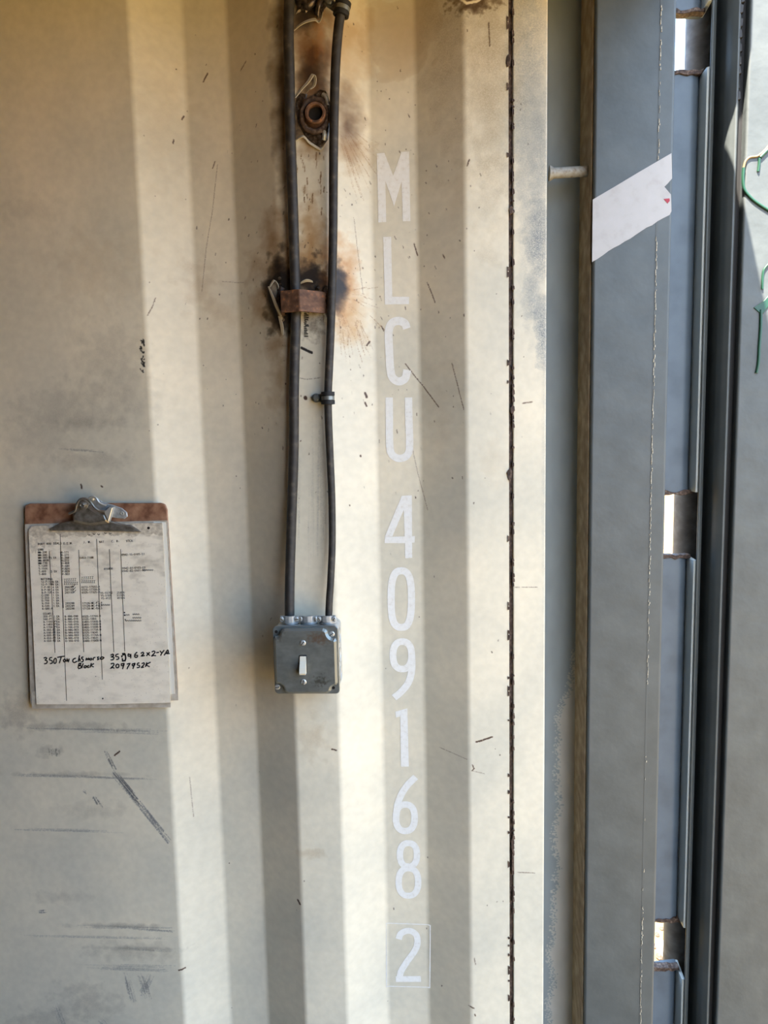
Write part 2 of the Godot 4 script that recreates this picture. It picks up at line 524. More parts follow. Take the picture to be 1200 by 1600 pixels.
	# weld spatter flying off
	for k in 40:
		var a := rng.randf_range(-0.35, 1.35)
		var r0 := rng.randf_range(20, 60)
		var r1 := r0 + rng.randf_range(3, 34)
		scratch([[520 + cos(a) * r0, 462 + sin(a) * r0 * 1.3], [520 + cos(a + 0.05) * r1, 462 + sin(a + 0.05) * r1 * 1.5]], rng.randf_range(0.4, 1.0), c8(112, 74, 46), rng.randf_range(0.15, 0.6), 0.5)
	for k in 26:
		var a := rng.randf_range(0.3, 1.3)
		var r0 := rng.randf_range(20, 60)
		var r1 := r0 + rng.randf_range(10, 60)
		scratch([[520 + cos(a) * r0, 180 + sin(a) * r0 * 1.2], [520 + cos(a) * r1, 180 + sin(a) * r1 * 1.3]], rng.randf_range(0.4, 0.9), c8(128, 92, 56), rng.randf_range(0.15, 0.5), 0.5)
	for k in 300:
		var x := rng.randfn(540, 110)
		var y := rng.randfn(430, 190)
		var l := rng.randf_range(0.2, 1.0) ** 2 * 6.0
		scratch([[x, y], [x + rng.randf_range(0, 0.5) * l * signf(x - 500), y + l]], rng.randf_range(0.5, 1.5), dk, rng.randf_range(0.15, 0.7), 0.2)
	for k in 60:
		var x := rng.randf_range(200, 850)
		var y := rng.randf_range(0, 1600)
		scratch([[x, y], [x + rng.randf_range(-1, 1), y + rng.randf_range(0.5, 3)]], rng.randf_range(0.8, 1.6), dk, rng.randf_range(0.3, 0.7), 0.2)
	# named scratches
	for s in [[[[632, 565], [645, 582], [662, 603], [686, 636]], 1.6, 0.8], [[[641, 690], [652, 740], [668, 800]], 1.0, 0.5], [[[667, 436], [674, 453], [680, 470]], 1.5, 0.75], [[[706, 567], [714, 600], [724, 640]], 1.3, 0.6], [[[646, 372], [652, 392]], 2.2, 0.7], [[[692, 395], [695, 402]], 2.2, 0.6], [[[551, 335], [556, 380], [565, 455]], 0.9, 0.5], [[[330, 245], [322, 320], [312, 380], [305, 450]], 1.2, 0.35], [[[243, 465], [239, 480], [233, 494]], 1.4, 0.6], [[[314, 98], [307, 112]], 2.6, 0.6], [[[277, 168], [274, 175]], 2.4, 0.7], [[[264, 210], [263, 216]], 2.4, 0.8], [[[380, 88], [370, 100]], 2.0, 0.4], [[[338, 433], [375, 436]], 1.0, 0.4], [[[326, 240], [322, 252]], 1.8, 0.5], [[[742, 1155], [750, 1153], [768, 1147]], 3.2, 1.0], [[[737, 1190], [740, 1196], [736, 1200]], 1.8, 0.9], [[[738, 1200], [756, 1204]], 1.6, 0.3], [[[808, 1357], [834, 1358]], 1.3, 0.8], [[[803, 915], [838, 915]], 1.1, 0.6], [[[568, 612], [571, 620]], 4.0, 0.9], [[[568, 628], [571, 634]], 3.0, 0.9], [[[561, 712], [562, 714]], 3.0, 1.0], [[[575, 530], [570, 538]], 3.0, 0.9], [[[594, 505], [598, 513]], 2.0, 0.8], [[[762, 40], [764, 78]], 2.4, 0.6], [[[732, 253], [729, 263]], 2.2, 0.8], [[[732, 1565], [740, 1568]], 2.6, 0.6], [[[741, 1577], [742, 1580]], 2.4, 0.7], [[[519, 1166], [527, 1168]], 2.6, 0.9], [[[466, 1402], [470, 1408]], 4.0, 0.8], [[[282, 1509], [292, 1507]], 3.0, 1.0], [[[294, 1215], [300, 1280]], 1.6, 0.25], [[[815, 630], [830, 628]], 2.6, 0.35], [[[182, 1176], [191, 1169]], 3.0, 0.8], [[[131, 756], [132, 762]], 3.4, 0.7], [[[162, 758], [164, 760]], 3.0, 0.7], [[[687, 1175], [730, 1183]], 1.2, 0.4], [[[740, 1490], [742, 1500]], 2.0, 0.4], [[[478, 621], [479, 623]], 7.0, 1.0], [[[430, 983], [430, 984]], 2.0, 0.5]]:
		scratch(s[0], s[1] * 0.8, c8(66, 46, 34), s[2] * 0.75, 0.2)
	# dark scuff beside the bend, long grey scuff and rub marks low on the flat panel
	for k in 20:
		var y := rng.randf_range(530, 588)
		scratch([[rng.randf_range(222, 229), y], [rng.randf_range(224, 230), y + rng.randf_range(1, 6)]], rng.randf_range(1.0, 2.6), c8(40, 38, 36), 0.8, 0.3)
	scuff(168, 1168, 186, 1202, 6, c8(92, 92, 92), 0.7, 10)
	scuff(178, 1200, 226, 1258, 11, c8(96, 97, 99), 0.75, 26)
	scuff(215, 1244, 270, 1312, 8, c8(112, 113, 115), 0.7, 22)
	scuff(150, 1238, 162, 1258, 6, c8(92, 92, 92), 0.6, 10)
	scuff(132, 1230, 140, 1236, 5, c8(100, 100, 100), 0.6, 6)
	scuff(64, 1418, 80, 1417, 5, c8(96, 96, 96), 0.6, 9)
	for k in 5: scuff(80 + k * 4, 1163, 82 + k * 4, 1178, 3, c8(90, 88, 84), 0.5, 3)
	for l in [[1132, 20, 265], [1137, 120, 262], [1205, 10, 180], [1211, 140, 262], [1440, 120, 278], [1445, 210, 280], [1456, 40, 280], [1474, 180, 280], [1500, 120, 280], [1506, 130, 280], [700, 95, 170], [1290, 20, 200]]:
		scuff(l[1], l[0], l[2], l[0] + 4, 5, c8(132, 131, 128), 0.3, 12)
	for t in [[200, 1510, 212, 1560], [222, 1512, 236, 1556], [240, 1515, 222, 1552], [90, 1560, 104, 1600], [160, 1585, 172, 1600]]:
		scuff(t[0], t[1], t[2], t[3], 10, c8(128, 127, 124), 0.4, 20)
	# grey overspray on the end strip (grainy) and its dark patches
	for o in [[842, 250, 16, 130, 0.5], [838, 380, 20, 64, 1.1], [828, 470, 16, 40, 0.7], [846, 520, 15, 64, 1.0], [830, 330, 24, 200, 0.3], [852, 700, 8, 300, 0.3], [824, 60, 34, 260, 0.55], [815, 190, 30, 160, 0.4]]:
		stain(o[0], o[1], o[2], o[3], c8(118, 124, 127), o[4], 0.5, 0.03, 0.6, 0.9)
	for o in [[768, 60, 44, 190, 0.4], [765, 200, 36, 180, 0.3], [700, 40, 40, 200, 0.35]]:  # brown grainy grime that also paints shade onto the top of the sheet
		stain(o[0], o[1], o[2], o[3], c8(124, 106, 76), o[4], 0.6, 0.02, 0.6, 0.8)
	# flaking rust patch at the very top
	stain(742, 4, 40, 16, c8(74, 52, 30), 0.9, 0.8, 0.06, 0.6)
	stain(738, 18, 26, 10, c8(60, 42, 24), 0.7, 0.8, 0.08, 0.7)
	for l in [[[720, 4], [728, 11], [744, 8], [756, 0]], [[726, 0], [736, 4], [748, 2]]]:
		scratch(l, 3.4, c8(226, 214, 186), 0.95, 0.05)
	return ImageTexture.create_from_image(Image.create_from_data(TW, TH, false, Image.FORMAT_RGB8, tex))

# ---------------------------------------------------------------- the corrugated wall
const SHEET := [[-0.415, 0.0], [-0.349, -0.042], [-0.2825, -0.042], [-0.210, 0.0], [-0.140, 0.0], [-0.0744, -0.042], [-0.005, -0.042], [0.064, 0.0]]

func wall_z(x: float) -> float:
	if x < SHEET[0][0] or x > 0.064: return 0.0
	for i in SHEET.size() - 1:
		if x <= SHEET[i + 1][0]:
			return lerpf(SHEET[i][1], SHEET[i + 1][1], (x - SHEET[i][0]) / (SHEET[i + 1][0] - SHEET[i][0]))
	return 0.0

func on_wall(x: float) -> float:
	return wall_z(x) + 0.0004

func sheet_profile(x_from: float, x_to: float, keep: Array) -> Array:
	var pts := [Vector2(x_from, keep[0][2] if keep[0].size() > 2 else 0.0)]
	for k in keep: pts.append(Vector2(k[0], k[1]))
	pts.append(Vector2(x_to, 0.0))
	return pts

func sheet(st: SurfaceTool, pts: Array, y0: float, y1: float, uvbox = null):
	var front := rounded(pts, 0.0045, 5)
	extrude_y(st, front, y0, y1, false, uvbox)
	var back := []
	for p in pts: back.append(p - Vector2(0, 0.003))
	extrude_y(st, rounded(back, 0.0045, 5), y0, y1, false, uvbox, -1.0)

func build_wall():
	var wall := base("wall_back")
	meta(wall, "cream painted corrugated steel container side wall", "wall", "", "structure")
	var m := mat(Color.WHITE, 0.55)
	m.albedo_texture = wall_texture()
	m.texture_repeat = false
	var box := Rect2(WX0, WY0, WW, WH)
	var st := new_st()
	var pts := [Vector2(WX0, 0)]
	for s in SHEET: pts.append(Vector2(s[0], s[1]))
	pts.append(Vector2(0.1265, 0))
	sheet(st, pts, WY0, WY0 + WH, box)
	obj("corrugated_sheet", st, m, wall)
	# end strip with its return into the post recess
	st = new_st()
	extrude_y(st, rounded([Vector2(0.1325, -0.006), Vector2(0.1325, 0.0), Vector2(0.181, 0.0), Vector2(0.184, -0.066)], 0.0025, 4), WY0, WY0 + WH, false, box)
	extrude_y(st, rounded([Vector2(0.1325, -0.006), Vector2(0.178, -0.006), Vector2(0.181, -0.066)], 0.002, 3), WY0, WY0 + WH, false, box, -1.0)
	obj("end_strip", st, m, wall, "flat end strip with grey overspray")
	# rust-filled seam between sheet and strip
	st = new_st()
	bx(st, Vector3(0.1255, WY0, -0.010), Vector3(0.1335, WY0 + WH, -0.004))
	obj("seam", st, M.dark_rust, wall, "dark rusty seam")
	st = new_st()
	var y := WY0
	while y < WY0 + WH:
		var h := rng.randf_range(0.002, 0.012)
		if rng.randf() < 0.45:
			var w := rng.randf_range(0.0005, 0.0018)
			var x := 0.1335 if rng.randf() < 0.7 else 0.1262
			var o := [Vector2(x - 0.002, y), Vector2(x + w, y + h * 0.2), Vector2(x + w * 0.6, y + h * 0.8), Vector2(x - 0.002, y + h)]
			plate(st, o, -0.003, 0.0012)
		y += h
	for f in [[796, 742, 5, 10], [798, 330, 4, 8], [794, 95, 4, 12], [800, 640, 4, 9], [801, 1318, 3, 16], [801, 1350, 3, 22]]:
		var o := []
		for a in 9:
			var r := rng.randf_range(0.6, 1.1)
			o.append(Vector2(P(f[0] + cos(TAU * a / 9) * f[2] * r, f[1] + sin(TAU * a / 9) * f[3] * r).x, P(f[0], f[1] + sin(TAU * a / 9) * f[3] * r).y))
		plate(st, o, -0.002, 0.0018, 0.0006)
	obj("seam_rust", st, M.dark_rust, wall).set_meta("kind", "stuff")
	# the same wall above, below and farther in, out of the picture
	for r in [[0.0, WY0], [WY0 + WH, ROOF_IN]]:
		st = new_st()
		sheet(st, pts.slice(0, pts.size() - 1) + [Vector2(0.184, 0)], r[0], r[1])
		obj("plain_sheet", st, M.cream, wall)
	st = new_st()
	var far := [Vector2(-5.6, 0)]
	var x0 := -5.5
	while x0 < -1.2:
		for c in [[0.0, 0.0], [0.068, -0.036], [0.138, -0.036], [0.206, 0.0]]:
			far.append(Vector2(x0 + c[0], c[1]))
		x0 += 0.278
	far.append(Vector2(WX0, 0))
	sheet(st, far, 0.0, ROOF_IN)
	obj("plain_sheet", st, M.cream, wall)
	build_lettering(wall)

# ---------------------------------------------------------------- stencilled container number
func zz(pts: Array, ox: float, oy: float, sc: float) -> Array:
	var out := []
	for p in pts:
		var w := P(ox + p[0] / sc, oy + p[1] / sc, -0.042)
		out.append(Vector2(w.x, w.y))
	return out

func zv(pts: Array, ox: float, oy: float, sc: float) -> Array:
	var a := []
	for p in pts: a.append([p.x, p.y])
	return zz(a, ox, oy, sc)

func flat_poly(st: SurfaceTool, poly: Array, z: float):
	var ix := Geometry2D.triangulate_polygon(PackedVector2Array(poly))
	for t in range(0, ix.size(), 3):
		var v := []
		for e in 3: v.append(Vector3(poly[ix[t + e]].x, poly[ix[t + e]].y, z))
		tri(st, v[0], v[1], v[2], Vector3.BACK)

func v2(a: Array) -> Array:
	var o := []
	for p in a: o.append(Vector2(p[0], p[1]))
	return o

func build_lettering(wall: Node3D):
	var zf := -0.0416
	var dep := func(_x): return -0.0416
	var dep2 := func(_x): return -0.04155
	var g := func(called: String, st: SurfaceTool): obj(called, st, M.letter, wall, "white stencilled character " + called.trim_prefix("character_"))
	var st := new_st()
	flat_poly(st, zz([[195, 80], [243, 76], [297, 218], [350, 70], [397, 68], [405, 502], [357, 504], [350, 255], [303, 410], [249, 252], [254, 508], [205, 511]], 540, 220, 4), zf)
	g.call("character_m", st)
	st = new_st()
	flat_poly(st, zz([[235, 602], [285, 600], [292, 975], [397, 975], [396, 1021], [245, 1024]], 540, 220, 4), zf)
	g.call("character_l", st)
	var sw := 0.00103
	st = new_st()
	stroke(st, zv(smooth_pts(v2([[382, 1174], [368, 1140], [330, 1126], [290, 1140], [270, 1190], [272, 1300], [280, 1430], [296, 1484], [335, 1504], [372, 1484], [385, 1432]]), 6), 540, 220, 4), 12 * sw, dep)
	g.call("character_c", st)
	st = new_st()
	stroke(st, zv(smooth_pts(v2([[148, 65], [149, 180], [151, 300], [164, 342], [200, 358], [234, 342], [246, 300], [243, 180], [241, 65]]), 6), 560, 600, 3.0769), 11.2 * sw, dep)
	g.call("character_u", st)
	st = new_st()
	flat_poly(st, zz([[208, 538], [257, 535], [258, 732], [272, 731], [270, 762], [258, 763], [259, 836], [225, 838], [224, 765], [126, 765], [127, 735], [222, 733], [218, 605], [163, 733], [127, 734]], 560, 600, 3.0769), zf)
	g.call("character_4", st)
	st = new_st()
	stroke(st, zv(ellipse(Vector2(206, 1034), 49, 136, 0, TAU, 40, 0.72).slice(0, 40), 560, 600, 3.0769), 11.2 * sw, dep, true)
	g.call("character_0", st)
	st = new_st()
	stroke(st, zv(ellipse(Vector2(211, 1304), 45, 66, 0, TAU, 30, 0.85).slice(0, 30), 560, 600, 3.0769), 10.8 * sw, dep, true)
	stroke(st, zv(smooth_pts(v2([[256, 1304], [257, 1370], [243, 1430], [210, 1475], [171, 1508]]), 6), 560, 600, 3.0769), 10.8 * sw, dep2)
	g.call("character_9", st)
	st = new_st()
	flat_poly(st, zz([[670, 98], [728, 82], [735, 362], [697, 362], [694, 121], [673, 126]], 400, 1080, 3.078), zf)
	g.call("character_1", st)
	st = new_st()
	stroke(st, zv(ellipse(Vector2(718, 608), 45, 64, 0, TAU, 30, 0.85).slice(0, 30), 400, 1080, 3.078), 10.8 * sw, dep, true)
	stroke(st, zv(smooth_pts(v2([[768, 412], [720, 462], [685, 530], [673, 608]]), 6), 400, 1080, 3.078), 10.8 * sw, dep2)
	g.call("character_6", st)
	st = new_st()
	stroke(st, zv(ellipse(Vector2(733, 786), 41, 56, 0, TAU, 30, 0.85).slice(0, 30), 400, 1080, 3.078), 10.4 * sw, dep, true)
	stroke(st, zv(ellipse(Vector2(733, 917), 47, 66, 0, TAU, 30, 0.85).slice(0, 30), 400, 1080, 3.078), 10.4 * sw, dep2, true)
	g.call("character_8", st)
	st = new_st()
	stroke(st, zv(smooth_pts(v2([[686, 1192], [698, 1164], [735, 1151], [768, 1168], [777, 1205], [765, 1245], [728, 1298], [698, 1346], [690, 1384]]), 6), 400, 1080, 3.078), 10.4 * sw, dep)
	stroke(st, zz([[672, 1384], [793, 1383]], 400, 1080, 3.078), 10.4 * sw, dep2)
	g.call("character_2", st)
	# thin frame round the check digit; its right side runs up the bend
	st = new_st()
	var fr := []
	for e in [[[628, 1115], [838, 1122]], [[838, 1122], [836, 1423]], [[836, 1423], [628, 1418]], [[628, 1418], [628, 1115]]]:
		for k in 16:
			fr.append([lerpf(e[0][0], e[1][0], k / 16.0), lerpf(e[0][1], e[1][1], k / 16.0)])
	stroke(st, zz(fr, 400, 1080, 3.078), 1.5 * sw, on_wall, true)
	obj("digit_frame", st, M.letter, wall, "thin white square round the last digit")

# ---------------------------------------------------------------- container shell out of the picture
func build_shell():
	var st := new_st()
	bx(st, Vector3(-5.6, -0.03, -0.04), Vector3(0.30, 0.0, 2.40))
	meta(obj("floor", st, M.plywood), "brown plywood container floor", "floor", "", "structure")
	st = new_st()
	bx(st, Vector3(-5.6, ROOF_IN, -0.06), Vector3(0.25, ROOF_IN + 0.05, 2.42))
	meta(obj("ceiling", st, M.tan_roof), "tan steel container roof, tinted to warm the bounced light", "ceiling", "", "structure")
	st = new_st()
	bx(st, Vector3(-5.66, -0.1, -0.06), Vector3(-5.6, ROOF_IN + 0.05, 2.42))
	meta(obj("wall_left", st, M.dim), "tan closed end wall of the container, darkened to cut bounced light", "wall", "", "structure")
	st = new_st()
	var far := [Vector2(-5.6, 2.33)]
	var x0 := -5.5
	while x0 < -0.2:
		for c in [[0.0, 0.0], [0.068, 0.036], [0.138, 0.036], [0.206, 0.0]]:
			far.append(Vector2(x0 + c[0], 2.33 + c[1]))
		x0 += 0.278
	far.append(Vector2(0.2, 2.33))
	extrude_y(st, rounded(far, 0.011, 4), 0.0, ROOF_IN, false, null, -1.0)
	meta(obj("wall_front", st, M.dim), "tan corrugated wall opposite, darkened to cut bounced light", "wall", "", "structure")
	st = new_st()
	bx(st, Vector3(0.15, -0.02, 2.31), Vector3(0.35, ROOF_IN, 2.42), 0.004)
	meta(obj("trim_1", st, M.grey), "grey steel corner post opposite", "post", "", "structure")
	st = new_st()
	bx(st, Vector3(0.10, 2.21, 0.03), Vector3(0.295, 2.56, 2.42), 0.004)
	bx(st, Vector3(0.28, 2.21, 0.03), Vector3(0.36, 2.31, 2.42), 0.004)  # lower lip added to block steep skylight from the top of the wall
	# unseen lug beside the hinge post, added to cast a shadow on the door
	plate(st, [Vector2(0.29, 2.62), Vector2(0.29, 2.30), Vector2(0.375, 2.30), Vector2(0.386, 2.31), Vector2(0.395, 2.33), Vector2(0.40, 2.36), Vector2(0.40, 2.62)], 0.07, 0.095)
	meta(obj("trim_2", st, M.grey), "grey steel door header with added shading lip and lug", "beam", "", "structure")
	st = new_st()
	bx(st, Vector3(0.10, -0.16, -0.06), Vector3(0.35, -0.03, 2.42), 0.004)
	meta(obj("trim_3", st, M.grey), "grey steel door sill", "sill", "", "structure")
	# the other leaf is shut
	st = new_st()
	bx(st, Vector3(0.24, 0.0, 1.16), Vector3(0.29, 2.20, 2.31), 0.004)
	meta(obj("door_2", st, M.dark_grey), "grey steel container door leaf, shut", "door", "", "structure")
	st = new_st()
	bx(st, Vector3(-60, GROUND_Y - 0.5, -70), Vector3(70, GROUND_Y, 60))
	meta(obj("ground", st, M.sand), "sunlit sandy ground outside the container", "ground", "", "structure")

func build_stones():
	for s in [[1036, 1486, 0.030, true], [1027, 1462, 0.010, false], [1030, 1497, 0.014, false], [1034, 1452, 0.009, false], [1023, 1480, 0.011, false]]:
		var d := cam_basis * Vector3(s[0] - 600.0, -(s[1] - 800.0), -FOCAL)
		var at := EYE + d * ((GROUND_Y - EYE.y) / d.y)
		var st := new_st()
		var r: float = s[2]
		var prof := [Vector2(0.0, r * 1.1), Vector2(r * 0.6, r * 0.95), Vector2(r, r * 0.35), Vector2(r * 0.9, -r * 0.3)]
		lathe(st, at, Vector3.UP, prof, 7, Vector2(1.0, 0.8))
		var o := obj("stone", st, M.stone if s[3] else M.dark_rust)
		meta(o, "white stone lying on the sandy ground" if s[3] else "small brown pebble on the sandy ground", "stone", "" if s[3] else "brown pebbles on the sand")

# ---------------------------------------------------------------- corner post
func build_post():
	var post := base("corner_post", Vector3(0.25, 0, 0))
	meta(post, "grey painted steel corner post with a white diagonal stripe", "post")
	var st := new_st()
	bar_y(st, [Vector2(0.2425, -0.07), Vector2(0.2425, 0.02), Vector2(0.351, 0.02), Vector2(0.351, -0.07)], -0.02, 2.4, 0.004, 4)
	obj("post_body", st, M.grey, post)
	# recess between wall and post
	var im := Image.create(48, 1024, false, Image.FORMAT_RGB8)
	var n := noise(0.02, 3, 51)
	for y in 1024:
		var wy := 2.28 - y / 1024.0 * 1.78
		var edge := 0.0
		if wy < 1.25: edge = 0.70 + n.get_noise_1d(y) * 0.1 - clampf((1.25 - wy) * 0.2, 0, 0.14) + clampf((wy - 1.1) * 2.0, 0.0, 0.3)
		for x in 48:
			var v := 1.0 + n.get_noise_2d(x * 3, y) * 0.05
			var c := c8(136, 145, 147) * v
			if edge > 0.0 and x / 48.0 > edge + rng.randf_range(-0.08, 0.08): c = c8(182, 179, 170) * v
			im.set_pixel(x, y, c)
	var rm := mat(Color.WHITE, 0.55)
	rm.albedo_texture = ImageTexture.create_from_image(im)
	rm.texture_repeat = false
	st = new_st()
	extrude_y(st, [[Vector2(0.15, -0.066), Vector2(0.2435, -0.066)], [Vector2(0, 1), Vector2(0, 1)]], 0.5, 2.28, false, Rect2(0.15, 0.5, 0.0935, 1.78))
	obj("recess_plate", st, rm, post, "grey overspray with a ragged cream edge")
	st = new_st()
	bx(st, Vector3(0.15, -0.02, -0.09), Vector3(0.2435, 2.4, -0.067))
	obj("outer_plate", st, M.grey, post)
	st = new_st()
	bx(st, Vector3(0.2405, -0.02, -0.066), Vector3(0.2425, 2.4, 0.012))  # flank coloured a mottled tan brown
	obj("inner_flank", st, tri_mat(noise_tex(0.02, [[0.0, c8(120, 100, 70)], [1.0, c8(172, 156, 126)]], 4, 52), 4.0, 0.7), post, "mottled brown inner side")
	# lashing bar
	st = new_st()
	var a := P(858, 271, -0.012)
	var b := P(927, 267, -0.012)
	tube(st, [a, a.lerp(b, 0.5), b], 0.0075, 14)
	for e in [[a, 1.0], [b, -1.0]]:
		var p: Vector3 = e[0]
		tube(st, [p, p + Vector3(0.003 * e[1], 0, 0), p + Vector3(0.006 * e[1], 0, 0)], [0.011, 0.010, 0.0078], 14, true, 0.0006)
	obj("lashing_bar", st, M.bar, post, "short round lashing bar across the recess")
	# weld seam with flaked paint
	st = new_st()
	bx(st, Vector3(0.3288, 0.3, 0.0195), Vector3(0.3318, 2.4, 0.0203))
	obj("seam", st, M.dark_grey, post)
	st = new_st()
	var y := 0.62
	while y < 2.25:
		var h := rng.randf_range(0.0015, 0.007)
		var dense := 0.8 if (y > 1.2 and y < 1.85) or y < 0.85 else (0.5 if y > 1.9 else 0.06)
		if rng.randf() < dense:
			if y > 1.862 and y < 1.957:
				y += h
				continue
			var w := rng.randf_range(0.0005, 0.0013)
			var x := 0.3298 + rng.randf_range(-0.0008, 0.0012)
			plate(st, [Vector2(x, y), Vector2(x + w, y + h * 0.1), Vector2(x + w * 0.7, y + h), Vector2(x + 0.0002, y + h * 0.8)], 0.0195, 0.0212)
		y += h
	obj("seam_flakes", st, M.flake, post).set_meta("kind", "stuff")
	# white painted stripe, lifted a hair off the post
	st = new_st()
	var o := [[926, 312], [960, 292], [1000, 268], [1049, 239.5], [1050, 279], [1044, 286], [1038, 292], [1042, 297], [1048, 304], [1049, 330], [1046, 336], [1036, 341]]
	var e0 := Vector2(1036, 341)
	for k in 12:
		var t := (k + 1) / 13.0
		o.append([lerpf(e0.x, 925, t), lerpf(e0.y, 409, t) + rng.randf_range(-1.3, 1.3)])
	o.append([925, 409.5])
	plate(st, px_outline(o, 0.02), 0.0198, 0.0207)
	obj("white_stripe", st, M.white_paint, post, "white diagonal stripe")
	st = new_st()
	plate(st, px_outline([[1037, 311], [1046, 310], [1046.5, 314], [1043, 318]], 0.0207), 0.0206, 0.0211)
	obj("red_mark", st, M.red, post, "small red mark")
	# outer flange behind the hinges, cut away at each hinge
	var cuts := [[2.189, 2.45], [1.485, 2.108], [0.765, 1.387], [0.0, 0.681]]
	for c in cuts:
		st = new_st()
		bar_y(st, [Vector2(0.335, -0.068), Vector2(0.335, -0.061), Vector2(0.402, -0.061), Vector2(0.412, -0.066), Vector2(0.417, -0.075), Vector2(0.417, -0.082)], c[0], c[1], 0.003, 4)
		obj("hinge_flange", st, M.blue_grey, post)
		st = new_st()
		bar_y(st, [Vector2(0.4150, -0.085), Vector2(0.4150, -0.040), Vector2(0.4195, -0.038), Vector2(0.4225, -0.085)], c[0] + 0.004, c[1] - 0.004, 0.0012, 2)
		obj("flange_lip", st, M.pale, post, "pale narrow lip")
		for end in [0, 1]:
			if c[end] < 0.1 or c[end] > 2.4: continue
			st = new_st()
			var yy: float = c[end]
			var s := 1.0 if end == 1 else -1.0
			var oo := []
			for k in 15: oo.append(Vector2(0.336 + k * 0.0058, yy + s * rng.randf_range(0.0, 0.003)))
			for k in 15: oo.append(Vector2(0.336 + (14 - k) * 0.0058, yy - s * rng.randf_range(0.002, 0.007)))
			plate(st, oo, -0.072, -0.0585, 0.0008)
			obj("torch_cut_edge", st, M.dark_rust, post, "rusty ragged cut edge")
	# hinge knuckles seen in the cut-outs
	for c in [[2.09, 2.21], [1.37, 1.50], [0.66, 0.79]]:
		st = new_st()
		tube(st, [Vector3(0.434, c[0] - 0.03, -0.112), Vector3(0.434, (c[0] + c[1]) / 2, -0.112), Vector3(0.434, c[1] + 0.03, -0.112)], 0.026, 24)
		obj("hinge_knuckle", st, tri_mat(noise_tex(0.02, [[0.0, c8(62, 52, 42)], [1.0, c8(104, 98, 90)]], 4, 53), 6.0, 0.6) if not M.has("knuckle") else M.knuckle, post, "dark brown hinge knuckle")

# ---------------------------------------------------------------- swung-open door on the right
func build_door():
	var door := base("door_1", Vector3(0.46, 0, 0))
	meta(door, "grey steel container door swung open", "door", "", "structure")
	var st := new_st()
	bar_y(st, [Vector2(0.4565, -0.04), Vector2(0.4565, 0.0), Vector2(1.62, 0.0), Vector2(1.62, -0.04)], 0.02, 2.42, 0.004, 4)
	obj("door_panel", st, M.door, door)
	st = new_st()
	bar_y(st, [Vector2(0.4495, -0.12), Vector2(0.4495, -0.05), Vector2(1.60, -0.05), Vector2(1.60, -0.12)], 0.02, 2.42, 0.004, 3)
	obj("door_frame", st, M.dark_grey, door)
	# hinge side rail: a deep V groove, then the flank that carries the seal
	st = new_st()
	bar_y(st, [Vector2(0.438, -0.085), Vector2(0.430, -0.064), Vector2(0.4175, -0.036), Vector2(0.4200, -0.034), Vector2(0.4280, -0.043), Vector2(0.4295, -0.066), Vector2(0.4345, -0.066), Vector2(0.4350, -0.026), Vector2(0.4385, -0.015), Vector2(0.4450, -0.006), Vector2(0.4490, -0.009), Vector2(0.4490, -0.085)], 0.02, 2.42, 0.0035, 4)
	obj("hinge_rail", st, M.door, door, "grooved hinge side rail")
	st = new_st()
	bx(st, Vector3(0.4485, 0.02, -0.045), Vector3(0.4575, 2.42, -0.014))
	obj("seal", st, M.seal, door, "black rubber seal")
	# ragged rubber showing at the top
	st = new_st()
	for k in 9:
		var y := 2.04 + k * 0.016 + rng.randf_range(0, 0.006)
		var x := 0.4485 + rng.randf_range(-0.001, 0.001)
		plate(st, [Vector2(x - 0.003, y), Vector2(x + 0.003, y + 0.002), Vector2(x + rng.randf_range(0.001, 0.005), y + 0.012), Vector2(x - 0.003, y + 0.015)], -0.02, -0.008 + rng.randf_range(-0.003, 0.002), 0.001)
	obj("torn_rubber", st, M.rubber, door, "torn crusted rubber")
	# brush-painted marks and drips
	var dz := func(_x): return 0.0008
	var drip := func(called: String, pts: Array, w: float, m: Material, lab: String):
		var s := new_st()
		var w3 := []
		for p in smooth_pts(v2(pts), 6):
			w3.append(P(p.x, p.y, 0.0006))
		tube(s, w3, w * 0.0005, 8)
		obj(called, s, m, door, lab)
	drip.call("paint_line", [[1206, 222], [1196, 234], [1184, 244], [1172, 246], [1165, 252], [1162, 262]], 3.4, M.ochre, "tan paint line")
	drip.call("paint_line", [[1206, 228], [1196, 238], [1188, 246]], 4.6, M.green, "green paint line")
	drip.call("paint_drip", [[1186.5, 247], [1186, 257], [1184.5, 268]], 3.8, M.green, "green drip")
	drip.call("paint_line", [[1162, 262], [1161, 280], [1163, 296], [1172, 308], [1184, 318], [1206, 332]], 4.4, M.green, "green paint line")
	drip.call("paint_drip", [[1206, 408], [1196, 418], [1192, 428], [1191, 452]], 3.4, M.green, "green drip")
	drip.call("paint_drip", [[1189, 484], [1188.5, 510], [1186.5, 540], [1185, 566], [1182, 583]], 4.6, M.green, "long green drip")
	st = new_st()
	plate(st, px_outline([[1177, 481], [1184, 476], [1193, 470], [1206, 455], [1206, 470], [1198, 482], [1192, 490], [1186, 489]], 0.0), -0.0005, 0.0014, 0.0007)
	obj("paint_blob", st, M.green, door, "green paint blob")

# ---------------------------------------------------------------- cables and their clamps
func px_path(c: Array) -> Array:
	var out := []
	for p in c: out.append(P(p[0], p[1], p[2]))
	return smooth_pts(out, 8)

